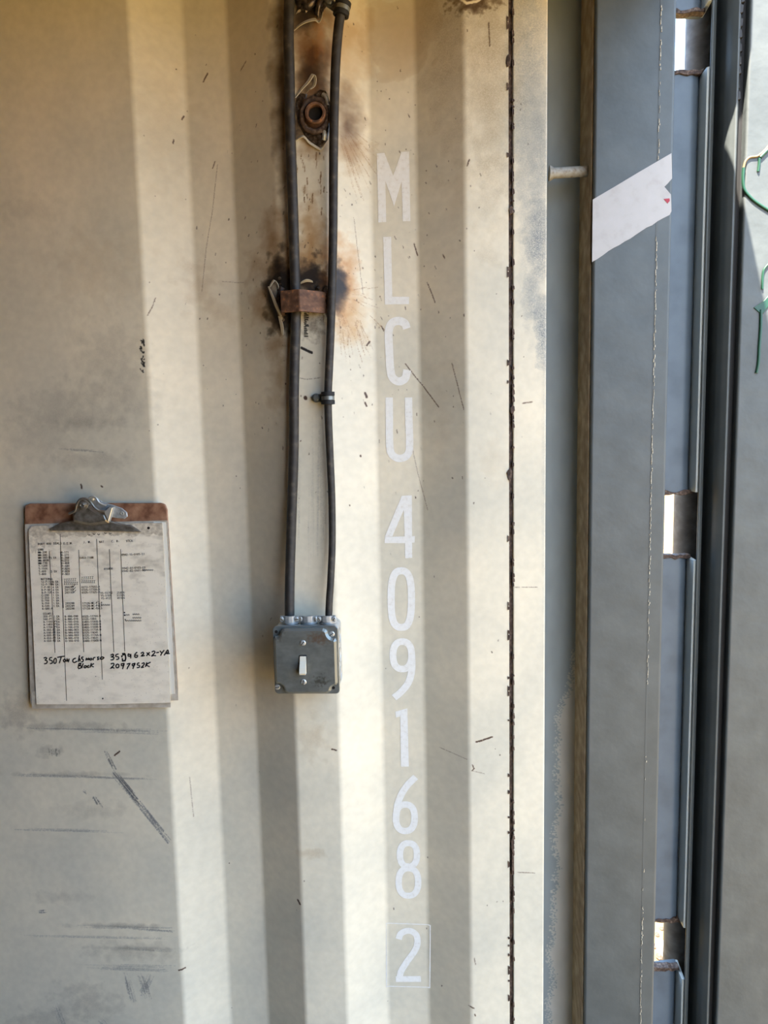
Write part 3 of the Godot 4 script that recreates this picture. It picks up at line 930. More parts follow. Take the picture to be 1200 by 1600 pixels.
var left_cable := [[454, -60, 0.014], [452, 0, 0.014], [451, 60, 0.013], [452.5, 120, 0.012], [453.5, 200, 0.012], [457, 300, 0.012], [460, 400, 0.011], [462.0, 470, 0.0095], [462.0, 510, 0.0105], [459.5, 600, 0.012], [459, 700, 0.012], [456, 800, 0.013], [453.5, 880, 0.018], [452.5, 930, 0.025], [452.5, 970, 0.028]]
var right_cable := [[541, -60, 0.014], [537, 0, 0.014], [530, 35, 0.013], [525, 90, 0.011], [522.5, 160, 0.010], [521, 260, 0.010], [520.5, 360, 0.010], [519, 440, 0.011], [516.5, 520, 0.011], [514, 580, 0.012], [512.5, 622, 0.013], [513.5, 665, 0.012], [516, 720, 0.011], [518.5, 780, 0.012], [519, 850, 0.015], [516.5, 910, 0.022], [514.5, 940, 0.026], [513.5, 972, 0.028]]

func build_cables():
	var st := new_st()
	tube(st, px_path(left_cable), 0.0074, 18)
	meta(obj("cable", st, M.cable), "thick black cable running behind the rusty bracket to the switch box", "cable")
	st = new_st()
	var path := px_path(right_cable)
	var rr := []
	for i in path.size(): rr.append(lerpf(0.0072, 0.0054, clampf(float(i) / path.size() * 1.3, 0, 1)))
	tube(st, path, rr, 18)
	meta(obj("cable", st, M.cable), "thinner black cable held by two cushioned clamps", "cable")

func cable_clamp(label: String, at: Vector3, along: Vector3, r: float, bolt: Vector3):
	var t := base("cable_clamp", at)
	meta(t, label, "clamp", "cushioned cable clamps")
	var st := new_st()
	along = along.normalized()
	lathe(st, at, along, [Vector2(r, -0.0095), Vector2(r + 0.0035, -0.009), Vector2(r + 0.0035, -0.0035), Vector2(r + 0.002, -0.003), Vector2(r + 0.002, 0.003), Vector2(r + 0.0035, 0.0035), Vector2(r + 0.0035, 0.009), Vector2(r, 0.0095)], 24)
	obj("rubber_cushion", st, M.seal, t, "black rubber cushion")
	st = new_st()
	lathe(st, at, along, [Vector2(r + 0.002, -0.003), Vector2(r + 0.0032, -0.0028), Vector2(r + 0.0032, 0.0028), Vector2(r + 0.002, 0.003)], 24)
	var d := bolt - at
	d.z = 0
	var s := d.normalized()
	var up := Vector3(-s.y, s.x, 0)
	var o := []
	for k in [[0.0, -1.0], [1.0, -1.0], [1.35, -0.5], [1.35, 0.5], [1.0, 1.0], [0.0, 1.0]]:
		var p: Vector3 = at + d * k[0] + up * k[1] * 0.006
		o.append(Vector2(p.x, p.y))
	plate(st, o, 0.001, 0.0035, 0.0005)
	obj("metal_band", st, M.galv, t, "bright metal band and tab")
	st = new_st()
	var b := Vector3(bolt.x, bolt.y, 0.0035)
	lathe(st, b, Vector3.BACK, [Vector2(0.0068, 0.0), Vector2(0.0068, 0.001), Vector2(0.0052, 0.0012)], 20)
	lathe(st, b, Vector3.BACK, [Vector2(0.0050, 0.001), Vector2(0.0050, 0.0048), Vector2(0.0038, 0.0056), Vector2(0.0, 0.0056)], 6)
	obj("bolt", st, M.galv, t, "hex bolt")

func build_clamps():
	cable_clamp("cushioned cable clamp with hex bolt, below the rusty bracket", P(512.5, 622, 0.013), P(512.2, 612, 0.013) - P(513, 640, 0.013), 0.0066, P(494.5, 622, 0.002))
	cable_clamp("cushioned cable clamp beside the shiny weld blob", P(534.5, 14, 0.013), P(541, -20, 0.014) - P(528, 45, 0.013), 0.0078, P(515, 5, 0.002))

# ---------------------------------------------------------------- welded fittings
func ribbon(st: SurfaceTool, pts: Array, w: Vector3, thick := 0.0008):
	for i in pts.size() - 1:
		var a: Vector3 = pts[i]
		var b: Vector3 = pts[i + 1]
		var n := (b - a).cross(w).normalized()
		var f0 := 0.35 + 0.65 * sin(PI * clampf((i + 0.3) / pts.size(), 0, 1))
		var f1 := 0.35 + 0.65 * sin(PI * clampf((i + 1.3) / pts.size(), 0, 1))
		var o := n * thick
		quad(st, a, b, b + w * f1, a + w * f0, -n)
		quad(st, a + o, b + o, b + w * f1 + o, a + w * f0 + o, n)
		quad(st, a + w * f0, b + w * f1, b + w * f1 + o, a + w * f0 + o, w.normalized())
		quad(st, a, b, b + o, a + o, -w.normalized())

func px3(c: Array) -> Array:
	var out := []
	for p in c: out.append(P(p[0], p[1], p[2]))
	return out

func build_fittings():
	# pipe socket welded on the wall
	var t := base("pipe_socket", P(494, 181, 0.0))
	meta(t, "rusty round pipe socket in a patch of melted bare metal", "pipe socket")
	var c := P(494, 181, 0.0)
	var st := new_st()
	lathe(st, c, Vector3.BACK, [Vector2(0.019, 0.0), Vector2(0.0155, 0.006), Vector2(0.0150, 0.011), Vector2(0.0138, 0.0125), Vector2(0.0112, 0.0125), Vector2(0.0104, 0.011), Vector2(0.0104, 0.001)], 36)
	obj("socket_ring", st, M.rust, t, "rusty ring")
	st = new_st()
	lathe(st, c, Vector3.BACK, [Vector2(0.0106, 0.0042), Vector2(0.0, 0.0040)], 24)  # flat disc; the darkness of the bore is put into its colour
	obj("bore_disc", st, M.black, t, "black disc painted as the shade in the bore")
	st = new_st()
	var o := [[463, 150], [472, 145], [480, 147], [478, 158], [492, 146], [500, 140], [509, 142], [514, 152], [516, 175], [515, 200], [512, 218], [507, 224], [501, 231], [492, 226], [484, 220], [476, 213], [470, 203], [464, 190], [461, 170]]
	plate(st, px_outline(o, 0.001), -0.001, 0.0022, 0.0014)
	obj("bare_metal", st, M.slag, t, "shiny melted metal patch")
	st = new_st()
	tube(st, px3([[472, 172, 0.003], [472, 190, 0.004], [479, 202, 0.004], [492, 207, 0.004], [504, 203, 0.004], [510, 190, 0.003], [511, 172, 0.003], [504, 158, 0.003], [490, 155, 0.003], [478, 160, 0.003], [472, 172, 0.003]]), 0.0042, 9, false, 0.0012)
	obj("weld_bead", st, M.dark_rust, t, "lumpy weld bead")
	for k in [[[[505, 148, 0.002], [510, 152, 0.004], [513, 165, 0.003]], 0.0034], [[[505, 202, 0.002], [507, 210, 0.004], [506, 219, 0.002]], 0.0032]]:
		st = new_st()
		tube(st, smooth_pts(px3(k[0]), 5), k[1], 9, true, 0.0004)
		obj("weld_drop", st, M.steel, t, "shiny metal drop")
	st = new_st()
	plate(st, px_outline([[460, 153], [470, 138], [481, 126], [487, 115], [491, 122], [489, 134], [481, 143], [474, 152], [471, 165], [472, 185], [478, 202], [488, 214], [501, 230], [490, 224], [476, 212], [462, 218]], 0.001), -0.001, 0.0014, 0.0006)
	obj("lifted_paint", st, M.burnt, t, "brown blistered paint")
	for k in [[[[460, 152, 0.001], [470, 138, 0.002], [480, 126, 0.003], [487, 115, 0.003], [491, 121, 0.003], [490, 133, 0.002], [484, 139, 0.001]], Vector3(0.004, -0.003, 0.003)], [[[461, 219, 0.001], [471, 212, 0.003], [477, 213, 0.003], [483, 220, 0.002], [492, 226, 0.002], [501, 231, 0.002], [508, 222, 0.001]], Vector3(0.0005, -0.0045, 0.003)]]:
		st = new_st()
		ribbon(st, smooth_pts(px3(k[0]), 4), k[1])
		obj("paint_curl", st, M.flake, t, "curled strip of lifted paint")
	# bent angle bracket over the left cable
	t = base("pipe_bracket", P(470, 470, 0.0))
	meta(t, "bent rusty steel bracket welded over the thick cable", "bracket")
	var y0 := P(468, 487, 0.03).y
	var y1 := P(468, 453, 0.03).y
	var xa := P(439, 470, 0.002).x
	var xb := P(468, 470, 0.034).x
	var xc := P(511, 470, 0.004).x
	st = new_st()
	bar_y(st, [Vector2(xa, 0.0), Vector2(xa + 0.004, 0.026), Vector2(xb - 0.001, 0.036), Vector2(xb + 0.001, 0.036), Vector2(xc, 0.006), Vector2(xc - 0.002, 0.002), Vector2(xb, 0.0315), Vector2(xa + 0.008, 0.023), Vector2(xa + 0.005, 0.0)], y0, y1, 0.001, 2)
	obj("angle_strap", st, M.rust, t)
	st = new_st()
	tube(st, smooth_pts(px3([[440, 450, 0.002], [438, 465, 0.003], [441, 482, 0.003], [444, 494, 0.001]]), 6), 0.0045, 9, true, 0.0014)
	obj("weld_bead", st, M.dark_rust, t, "burnt weld bead")
	st = new_st()
	tube(st, smooth_pts(px3([[508, 452, 0.003], [511, 466, 0.004], [510, 484, 0.003]]), 6), 0.0035, 9, true, 0.0012)
	obj("weld_bead", st, M.dark_rust, t, "burnt weld bead")
	st = new_st()
	plate(st, px_outline([[420, 449], [427, 437], [433, 444], [434, 453], [432, 466], [438, 486], [445, 500], [442, 503], [436, 496], [428, 476]], 0.001), -0.001, 0.003, 0.001)
	obj("lifted_paint", st, M.burnt, t, "brown blistered paint")
	for k in [[[[420, 449, 0.002], [427, 437, 0.005], [433, 444, 0.004], [434, 452, 0.001]], Vector3(0.003, -0.002, 0.003)], [[[419, 448, 0.001], [424, 462, 0.004], [430, 478, 0.005], [437, 492, 0.003], [440, 500, 0.002]], Vector3(0.004, 0.001, 0.003)], [[[435, 494, 0.001], [438, 508, 0.004], [441, 524, 0.002]], Vector3(0.005, 0, 0.003)], [[[470, 443, 0.003], [480, 440, 0.006], [489, 441, 0.003]], Vector3(0, 0.003, 0.004)], [[[507, 492, 0.002], [510, 489, 0.005], [512, 494, 0.004], [508, 503, 0.001]], Vector3(-0.004, 0, 0.003)]]:
		st = new_st()
		ribbon(st, smooth_pts(px3(k[0]), 4), k[1])
		obj("paint_curl", st, M.flake, t, "curled strip of lifted paint")
	for k in [[509, 449, 0.0035], [497, 450, 0.003], [438, 446, 0.003], [437, 435, 0.0024]]:
		st = new_st()
		var p := P(k[0], k[1], 0.002)
		lathe(st, p, Vector3.BACK, [Vector2(k[2], 0.0), Vector2(k[2] * 0.9, k[2] * 0.6), Vector2(k[2] * 0.5, k[2]), Vector2(0, k[2] * 1.1)], 12)
		obj("spatter_bead", st, M.slag, t)
	# weld blob at the top of the picture
	t = base("weld_blob", P(488, 4, 0.0))
	meta(t, "shiny lumpy weld blob between the two cables", "weld")
	st = new_st()
	var e := [[462, 22], [466, 8], [464, -30], [520, -30], [512, 6], [506, 14], [502, 26], [496, 29], [493, 18], [486, 12], [478, 20], [470, 18]]
	plate(st, px_outline(e, 0.001), -0.001, 0.003, 0.002)
	obj("bare_metal", st, M.slag, t)
	for k in [[[[466, 6, 0.004], [474, 2, 0.009], [480, 8, 0.008], [487, 4, 0.008], [490, -6, 0.006]], 0.006], [[[496, 24, 0.004], [498, 10, 0.008], [503, -4, 0.006]], 0.0042], [[[486, -20, 0.004], [474, -12, 0.007], [468, -2, 0.005]], 0.006]]:
		st = new_st()
		tube(st, smooth_pts(px3(k[0]), 5), k[1], 10, true, 0.0012)
		obj("weld_bead", st, M.slag, t)
	st = new_st()
	ribbon(st, smooth_pts(px3([[459, 46, 0.001], [470, 36, 0.002], [482, 30, 0.003], [492, 28, 0.003], [497, 32, 0.003], [501, 28, 0.003], [504, 18, 0.003]]), 4), Vector3(0.001, -0.005, 0.003))
	obj("paint_curl", st, M.flake, t, "curled strip of lifted paint")

# ---------------------------------------------------------------- switch box
func screw(called: String, parent: Node, p: Vector3, r: float, turn := 0.4):
	var st := new_st()
	lathe(st, p, Vector3.BACK, [Vector2(r, -0.001), Vector2(r, 0.0006), Vector2(r * 0.75, 0.0016), Vector2(0.0, 0.002)], 18)
	var s := obj(called, st, M.steel, parent, "small round screw head")
	st = new_st()
	var d := Vector2(cos(turn), sin(turn)) * r * 0.8
	var q := Vector2(p.x, p.y)
	var w := Vector2(-d.y, d.x).normalized() * 0.00045
	plate(st, [q - d - w, q + d - w, q + d + w, q - d + w], p.z + 0.001, p.z + 0.0022)
	obj("slot", st, M.black, s)

func build_box():
	var zf := 0.052
	var tl := P(425.5, 978.5, zf)
	var br := P(531, 1084, zf)
	var cx := (tl.x + br.x) / 2
	var cy := (tl.y + br.y) / 2
	var h := (br.x - tl.x) / 2
	var hy := (tl.y - br.y) / 2
	var t := base("switch_box", Vector3(cx, cy - hy, 0))
	meta(t, "square galvanized electrical switch box with an ivory toggle", "switch box")
	var rnd := func(hx: float, hyy: float, r: float) -> Array:
		var o := []
		for k in [[1, 1, 0], [-1, 1, 90], [-1, -1, 180], [1, -1, 270]]:
			for a in 6:
				var ang := deg_to_rad(k[2] + a * 18.0)
				o.append(Vector2(cx + k[0] * (hx - r) + cos(ang) * r, cy + k[1] * (hyy - r) + sin(ang) * r))
		return o
	var st := new_st()
	plate(st, rnd.call(h - 0.0015, hy - 0.0015, 0.008), 0.0005, zf - 0.003, 0.0004)
	obj("body", st, M.galv_box, t)
	st = new_st()
	plate(st, rnd.call(h, hy, 0.006), zf - 0.003, zf, 0.0008)
	var cover := obj("cover", st, M.galv, t, "grey raised cover plate")
	# raised field with its corners cut away round the screws
	var o := []
	var f := h - 0.0022
	var fy := hy - 0.0022
	for k in [[1, 1], [-1, 1], [-1, -1], [1, -1]]:
		var pts := []
		var n := 0.0155 if k[0] * k[1] > 0 else 0.0125
		pts.append(Vector2(k[0] * f, k[1] * (fy - n - 0.004)))
		pts.append(Vector2(k[0] * (f - 0.002), k[1] * (fy - n)))
		for a in 6:
			var ang := deg_to_rad(8 + a * 15.0)
			pts.append(Vector2(k[0] * (f - n + 0.004 + (-0.5 + cos(ang) * 0.0) * 0 - sin(ang) * 0.004 * 0 - (1.0 - cos(ang)) * 0.0 + (n - 0.006) * (1 - sin(ang)) - 0.002), k[1] * (fy - n + (n - 0.003) * (1 - cos(ang)))))
		pts.append(Vector2(k[0] * (f - n), k[1] * (fy - 0.002)))
		pts.append(Vector2(k[0] * (f - n - 0.004), k[1] * fy))
		if k[0] * k[1] < 0: pts.reverse()
		for p in pts: o.append(Vector2(cx, cy) + p)
	var im := Image.create(128, 128, false, Image.FORMAT_RGB8)
	var n1 := noise(0.03, 4, 71)
	var n2 := noise(0.12, 3, 72)
	for y in 128:
		for x in 128:
			var c := c8(126, 129, 124) * (1.0 + n1.get_noise_2d(x, y) * 0.12 + n2.get_noise_2d(x * 0.4, y) * 0.05)
			var rust := clampf(1.2 - Vector2((x - 92) / 24.0, (y - 20) / 11.0).length() + n2.get_noise_2d(x, y) * 0.9, 0, 1) * 0.55
			c = c.lerp(c8(112, 80, 58), rust)
			var grime := clampf(1.0 - Vector2((x - 92) / 16.0, (y - 100) / 11.0).length() + n2.get_noise_2d(x + 50, y) * 1.2, 0, 1) * 0.6
			grime = maxf(grime, clampf(1.0 - Vector2((x - 12) / 12.0, (y - 14) / 12.0).length() + n2.get_noise_2d(x, y + 70) * 0.8, 0, 1) * 0.6)
			c = c.lerp(c8(66, 62, 52), grime)
			im.set_pixel(x, y, c)
	var fm := mat(Color.WHITE, 0.36, 0.5)
	fm.albedo_texture = ImageTexture.create_from_image(im)
	fm.texture_repeat = false
	st = new_st()
	plate(st, o, zf - 0.001, zf + 0.0075, 0.0035, Rect2(cx - h, cy - hy, 2 * h, 2 * hy))
	obj("raised_field", st, fm, cover)
	# toggle
	var tp := P(474, 1038, zf + 0.008)
	st = new_st()
	bx(st, tp + Vector3(-0.0056, -0.0130, -0.002), tp + Vector3(0.0056, 0.0140, 0.0008), 0.0005)  # solid block; the shade of the opening is put into its colour
	var slot := obj("toggle_dark_block", st, M.seal, t, "dark block painted as the shaded toggle opening")
	st = new_st()
	# lever leaning down and out
	var prof := [Vector3(0, 0.0125, 0.001), Vector3(0, 0.0050, 0.0035), Vector3(0, -0.003, 0.0085), Vector3(0, -0.0105, 0.0115), Vector3(0, -0.0130, 0.0100), Vector3(0, -0.0125, 0.001)]
	var oo := []
	for p in prof: oo.append(Vector2(p.y, p.z))
	for s in [-1.0, 1.0]:
		var ix := Geometry2D.triangulate_polygon(PackedVector2Array(oo))
		for q in range(0, ix.size(), 3):
			var v := []
			for e in 3: v.append(tp + Vector3(s * 0.0046, oo[ix[q + e]].x, oo[ix[q + e]].y))
			tri(st, v[0], v[1], v[2], Vector3(s, 0, 0))
	for i in prof.size():
		var a: Vector3 = prof[i]
		var b: Vector3 = prof[(i + 1) % prof.size()]
		var n := Vector3(0, -(b.z - a.z), b.y - a.y).normalized() * -1.0
		var w := Vector3(0.0046, 0, 0)
		quad(st, tp + a - w, tp + b - w, tp + b + w, tp + a + w, n)
	obj("toggle", st, M.ivory, t, "ivory toggle lever")
	screw("screw", t, P(473.5, 1004.5, zf + 0.0075), 0.0042, 0.9)
	screw("screw", t, P(474.5, 1065.5, zf + 0.0075), 0.0042, 1.4)
	screw("screw", t, P(518.5, 990.5, zf), 0.0042, 0.6)
	screw("screw", t, P(433.5, 1073.5, zf), 0.0042, 0.2)
	for k in [[431.7, 987], [521, 1074.5]]:
		st = new_st()
		var p := P(k[0], k[1], zf)
		lathe(st, p, Vector3.BACK, [Vector2(0.0024, 0.0003), Vector2(0.0, 0.0004)], 14)  # flat disc whose black colour stands in for the shade of a hole
		obj("hole_disc", st, M.black, t, "black disc painted as the shade in an empty screw hole")
	# knockouts on the right side
	for k in [[0.030, 0.024], [0.0, 0.026], [-0.030, 0.024]]:
		st = new_st()
		lathe(st, Vector3(cx + h - 0.0015, cy + k[0], k[1]), Vector3.RIGHT, [Vector2(0.0115, -0.001), Vector2(0.0115, 0.0007), Vector2(0.0105, 0.0007), Vector2(0.0100, 0.0), Vector2(0.0, 0.0004)], 24)
		obj("knockout", st, M.galv_box, t, "round knockout disc")
	# three clamp connectors on top
	for k in [[454, 452.5], [483, 483], [512, 513.5]]:
		var p := P(k[0], 968, 0.030)
		p.y = cy + hy + 0.004
		var cn := Node3D.new()
		cn.name = "cable_connector"
		cn.set_meta("label", "cast two screw cable connector")
		t.add_child(cn, true)
		st = new_st()
		lathe(st, p + Vector3(0, -0.005, 0), Vector3.UP, [Vector2(0.0125, 0.0), Vector2(0.0130, 0.003), Vector2(0.0118, 0.009), Vector2(0.0085, 0.009), Vector2(0.0085, 0.004), Vector2(0.0, 0.004)], 24, Vector2(0.85, 1.05))
		obj("collar", st, M.cast, cn)
		st = new_st()
		# saddle strap bowed out in front of the cable
		var sp := []
		for q in [[-0.0140, 0.002], [-0.0085, 0.002], [-0.006, 0.0048], [0.0, 0.0062], [0.006, 0.0048], [0.0085, 0.002], [0.0140, 0.002]]:
			sp.append(Vector2(p.x + q[0], p.z + 0.0085 + q[1]))
		var back := []
		for q in sp: back.append(q - Vector2(0, 0.0026))
		back.reverse()
		bar_y(st, sp + back, p.y - 0.0005, p.y + 0.0085, 0.001, 2)
		obj("strap", st, M.cast, cn)
		for s in [-1.0, 1.0]:
			screw("screw", cn, Vector3(p.x + s * 0.0112, p.y + 0.004, p.z + 0.0115), 0.0032, rng.randf() * 3.0)

# ---------------------------------------------------------------- clipboard
func paper_texture() -> ImageTexture:
	var w := 288
	var h := 384
	var im := Image.create(w, h, false, Image.FORMAT_RGB8)
	var n := noise(0.02, 5, 61)
	var n2 := noise(0.09, 3, 62)
	for y in h:
		for x in w:
			var a := clampf(n.get_noise_2d(x, y * 1.6) * 0.55 + 0.06 + n2.get_noise_2d(x * 0.4, y) * 0.12, 0.0, 1.0)
			a *= 0.8 if y < 110 + n.get_noise_1d(x) * 60.0 else 0.35
			# grey photocopy smear along the head of the sheet
			if y < 24 + n.get_noise_1d(x * 2.0) * 10.0: a = maxf(a, 0.4 + n2.get_noise_2d(x, y) * 0.35)
			if x < 60 + n.get_noise_1d(y * 2.0) * 40.0 and y < 50 + n.get_noise_1d(x * 3.0) * 30.0: a = maxf(a, 0.22 + n2.get_noise_2d(x, y) * 0.3)
			if rng.randf() < 0.004: a = 0.5
			im.set_pixel(x, y, c8(246, 236, 216).lerp(c8(138, 126, 108), a))
	return ImageTexture.create_from_image(im)

func line_text(st: SurfaceTool, s: String, px: float, py: float, cap_px: float, z: float, slope := -0.028, stretch := 1.0):
	var tm := TextMesh.new()
	var f := SystemFont.new()
	f.font_names = PackedStringArray(["Droid Sans Mono"])
	f.font_weight = 700
	tm.font = f
	tm.text = s
	tm.font_size = 16
	tm.pixel_size = 0.001
	tm.depth = 0.0
	tm.curve_step = 4.0
	tm.horizontal_alignment = HORIZONTAL_ALIGNMENT_LEFT
	tm.vertical_alignment = VERTICAL_ALIGNMENT_BOTTOM
	var p := P(px, py, z)
	var unit := 0.00098
	var k := cap_px * unit / (0.001 * 16 * 0.72)
	var b := Basis(Vector3(0, 0, 1), -slope).scaled(Vector3.ONE)
	b = b * Basis.from_scale(Vector3(k * stretch, k, 1))
	for o in [Vector3.ZERO, Vector3(0.00028, 0.00006, 0.00004), Vector3(0.00014, -0.00016, 0.00008)]:
		st.append_from(tm, 0, Transform3D(b, p + o))

func build_clipboard():
	var z0 := 0.004
	var t := base("clipboard", P(158, 1090, 0.0))
	meta(t, "brown hardboard clipboard hanging on the flat wall panel", "clipboard")
	var st := new_st()
	var ol := smooth_pts(v2([[38, 800], [39, 791], [46, 787]]), 3) + smooth_pts(v2([[250, 786], [257, 788.5], [260.5, 797]]), 3) + smooth_pts(v2([[277, 1076], [276, 1086], [268, 1091]]), 3) + [Vector2(54, 1093)]
	var a := []
	for p in ol: a.append([p.x, p.y])
	plate(st, px_outline(a, z0 + 0.004), z0, z0 + 0.0035, 0.0008)
	obj("board", st, M.board, t)
	# clear backing sheet, loose sheet, printed page: each its own thing clamped by the clip
	var zs := z0 + 0.0038
	st = new_st()
	plate(st, px_outline([[39, 819], [262, 813], [267, 900], [279, 1094], [240, 1096], [48, 1099]], zs), zs, zs + 0.0006)
	meta(obj("plastic_sleeve", st, M.sleeve), "dull plastic sleeve showing along the clipboard's edges", "sleeve")
	st = new_st()
	plate(st, px_outline([[240, 815], [259, 816], [263, 880], [273.5, 1084], [250, 1086]], zs + 0.001), zs + 0.0008, zs + 0.0013)
	meta(obj("paper_sheet", st, M.under_paper), "blank white sheet showing beside the printed page", "paper")
	var zt := zs + 0.0035
	var q := px_outline([[44.5, 829], [50, 822], [150, 818], [253.5, 817], [258, 900], [266.5, 1098], [160, 1100.5], [57, 1100.5]], zt)
	var lo := Vector2(1e9, 1e9)
	var hi := -lo
	for p in q:
		lo = Vector2(minf(lo.x, p.x), minf(lo.y, p.y)); hi = Vector2(maxf(hi.x, p.x), maxf(hi.y, p.y))
	var pm := mat(Color.WHITE, 0.7)
	pm.albedo_texture = paper_texture()
	pm.texture_repeat = false
	st = new_st()
	plate(st, q, zt - 0.0015, zt, 0.0, Rect2(lo, hi - lo))
	var page := obj("printed_page", st, pm)
	meta(page, "typed parts list with columns and black handwriting below", "paper")
	# clear lower edge under the page
	st = new_st()
	plate(st, px_outline([[49, 1080], [266, 1078], [267, 1105], [50.5, 1107]], zs + 0.0012), zs + 0.001, zs + 0.0018)
	obj("sleeve_edge", st, M.sleeve, page, "cloudy plastic edge below the page")
	# ruled columns
	st = new_st()
	var zi := zt + 0.0002
	var dep := func(_x): return zi
	for l in [[94, 834, 104, 1095], [77, 861, 86, 1020], [123, 859, 131, 1019], [151, 842, 160, 1062], [171, 858, 178, 1019], [188.5, 858, 195, 1018], [94.5, 862, 99, 950]]:
		stroke(st, px_outline([[l[0], l[1]], [(l[0] * 2 + l[2]) / 3, (l[1] * 2 + l[3]) / 3.0], [l[2], l[3]]], zi), 0.0009, dep)
	obj("ruled_lines", st, M.print, page, "thin ruled column lines")
	st = new_st()
	line_text(st, "PORT ROD SEALS", 59, 853, 3.2, zi, -0.03, 1.05)
	line_text(st, "O.E.M.", 99, 852, 3.2, zi)
	line_text(st, "J. M.", 130, 850, 3.2, zi)
	line_text(st, "NAT", 155, 849.5, 3.2, zi)
	line_text(st, "C. R.", 174, 848.5, 3.2, zi)
	line_text(st, "VTCA", 197, 848, 3.2, zi)
	var y := 860.5
	var rows := [["GARD", "", "", ""], ["MM-200", "", "R-171", ""], ["MM-300", "", "R-271", ""], ["MM-350-P", "3 EA", "R-268", "0453-7188"], ["MM-400R", "", "R-272", ""], ["MM-730", "", "D-408", ""], ["T-1200", "", "P-684", ""], ["T-1500", "", "P-824", ""], ["T-600", "3 EA", "P-828", ""], ["T-800", "", "P-863", ""]]
	for r in rows:
		var sh := (y - 860.5) * 0.042
		for k in 4:
			if r[k]: line_text(st, r[k], [59.0, 78.0, 95.5, 124.0][k] + sh, y + 1.0, 3.0, zi)
		y += 4.25
	y = 906.5
	rows = [["NATIONAL", "", "", ""], ["12-P-120", "4 EA", "", ""], ["12-P-180", "4 EA", "", ""], ["7-P-60", "4 EA", "284285", "0272-17502-H"], ["8-P-60", "4 EA", "281182", "0325-1770A-H"], ["8-P-120", "4 EA", "283183", "0325-17325-H"], ["C-260", "1 EA", "", ""], ["C-350", "1 EA", "", ""], ["D-700", "1 EA", "", ""], ["K-350", "1 EA", "283288", "17126-MC-P-L4"], ["K-500", "1 EA", "283289", "17128-MC-P-L5"], ["K-600-A", "", "283290", "17138-MC-P-L5"]]
	for r in rows:
		var sh := (y - 860.5) * 0.042
		for k in 4:
			if r[k]: line_text(st, r[k], [62.0, 79.5, 98.5, 125.0][k] + sh, y + 1.0, 3.0, zi)
		y += 4.2
	y = 960.5
	rows = [["OILWELL", "", "", ""], ["350-PT", "2 EA", "B-986-060", "0325-1170A-H"], ["560-PT", "1 EA", "B-985-010", "0325-1904"], ["A-1100-PT", "2 EA", "D-100-016", "0400-1100B-H"], ["A-1400-PT", "2 EA", "D-100-016", "0400-1100B-H"], ["A-1700-PT", "2 EA", "D-100-016", "0400-1100B-H"], ["A-350-PT", "2 EA", "B-986-003", "0325-1170A-H"], ["A-560-PT", "1 EA", "B-986-010", "0325-19041"], ["A-600-PT", "2 EA", "D-986-003", "0325-1170A-H"], ["A-850-PT", "1 EA", "B-985-010", "0325-19041"], ["A-650-PT", "2 EA", "D-100-010", "0400-1100B-H"]]
	for r in rows:
		var sh := (y - 860.5) * 0.042
		for k in 4:
			if r[k]: line_text(st, r[k], [64.0, 80.0, 97.5, 125.5][k] + sh * 0.8, y + 1.0, 3.0, zi)
		y += 4.25
	for r in [["415800", 162, 891.5], ["0942-15-0105-51", 190, 869.5], ["0942-01-0103-03", 191, 890.5], ["0942-02-0501-02", 191, 894.8], ["Y5-55702", 157, 929.2], ["Y5-5105", 157.5, 933.4], ["Y5-4123", 158, 937.6], ["25856", 182.5, 928.6], ["51106", 182.7, 932.8], ["41106", 183, 937]]:
		line_text(st, r[0], r[1], r[2], 3.0, zi)
	obj("typed_text", st, M.print, page, "rows of small typed part numbers")
	# pen notes in the columns
	st = new_st()
	var pen := func(pts: Array, w: float):
		stroke(st, px_outline(pts, zi), w * 0.00098, dep)
	for k in [[100, 907], [127, 904]]:
		for d in 6:
			var x: float = k[0] + d * 3.3
			var yy: float = k[1] - d * 0.2
			pen.call([[x, yy - 2], [x + 2, yy - 2.4], [x + 0.4, yy + 1.4], [x + 2.2, yy + 1.1]], 0.6)
	for k in [[100, 911.5], [127, 909]]:
		for d in 7:
			var x: float = k[0] + d * 3.2
			pen.call([[x, k[1] - 1.6], [x + 2.2, k[1] - 2.0], [x + 0.6, k[1] + 0.6], [x + 2.0, k[1] + 1.6], [x, k[1] + 1.8]], 0.7)
	for k in [[113, 916], [113.5, 920.5], [114, 924.8]]:
		pen.call([[k[0], k[1] - 1], [k[0] + 1.2, k[1] + 1], [k[0] + 4.6, k[1] - 3]], 0.9)
	pen.call([[152, 939], [155, 941], [154, 946], [156.5, 945], [154, 947], [154.5, 951], [152, 952]], 0.6)
	for k in [[158, 945.5, 5], [223, 891, 6], [197, 961, 2], [207, 960, 4], [207, 965.5, 5], [196, 970, 9]]:
		for d in int(k[2]):
			var x: float = k[0] + d * 2.8
			pen.call([[x, k[1] + 0.8], [x + 1.0, k[1] - 1.6], [x + 1.5, k[1] + 0.9], [x + 2.5, k[1] - 1.0]], 0.65)
	for k in [[194.3, 957, 2.0], [194.8, 961, 2.6], [195.5, 968, 1.4]]:
		pen.call([[k[0], k[1] - 1], [k[0] + 0.4, k[1] + 1.4]], k[2])
	for k in [[137, 836.5], [145, 835.5], [152, 836], [163, 834], [170, 834.5]]:
		pen.call([[k[0], k[1] - 2], [k[0] + 2, k[1]], [k[0] + 4, k[1] - 1.4]], 0.9)
	obj("pen_notes", st, M.print, page, "small pen notes").set_meta("kind", "stuff")
	# marker lines, traced in a 5.217x enlargement whose corner is (50, 1005)
	st = new_st()
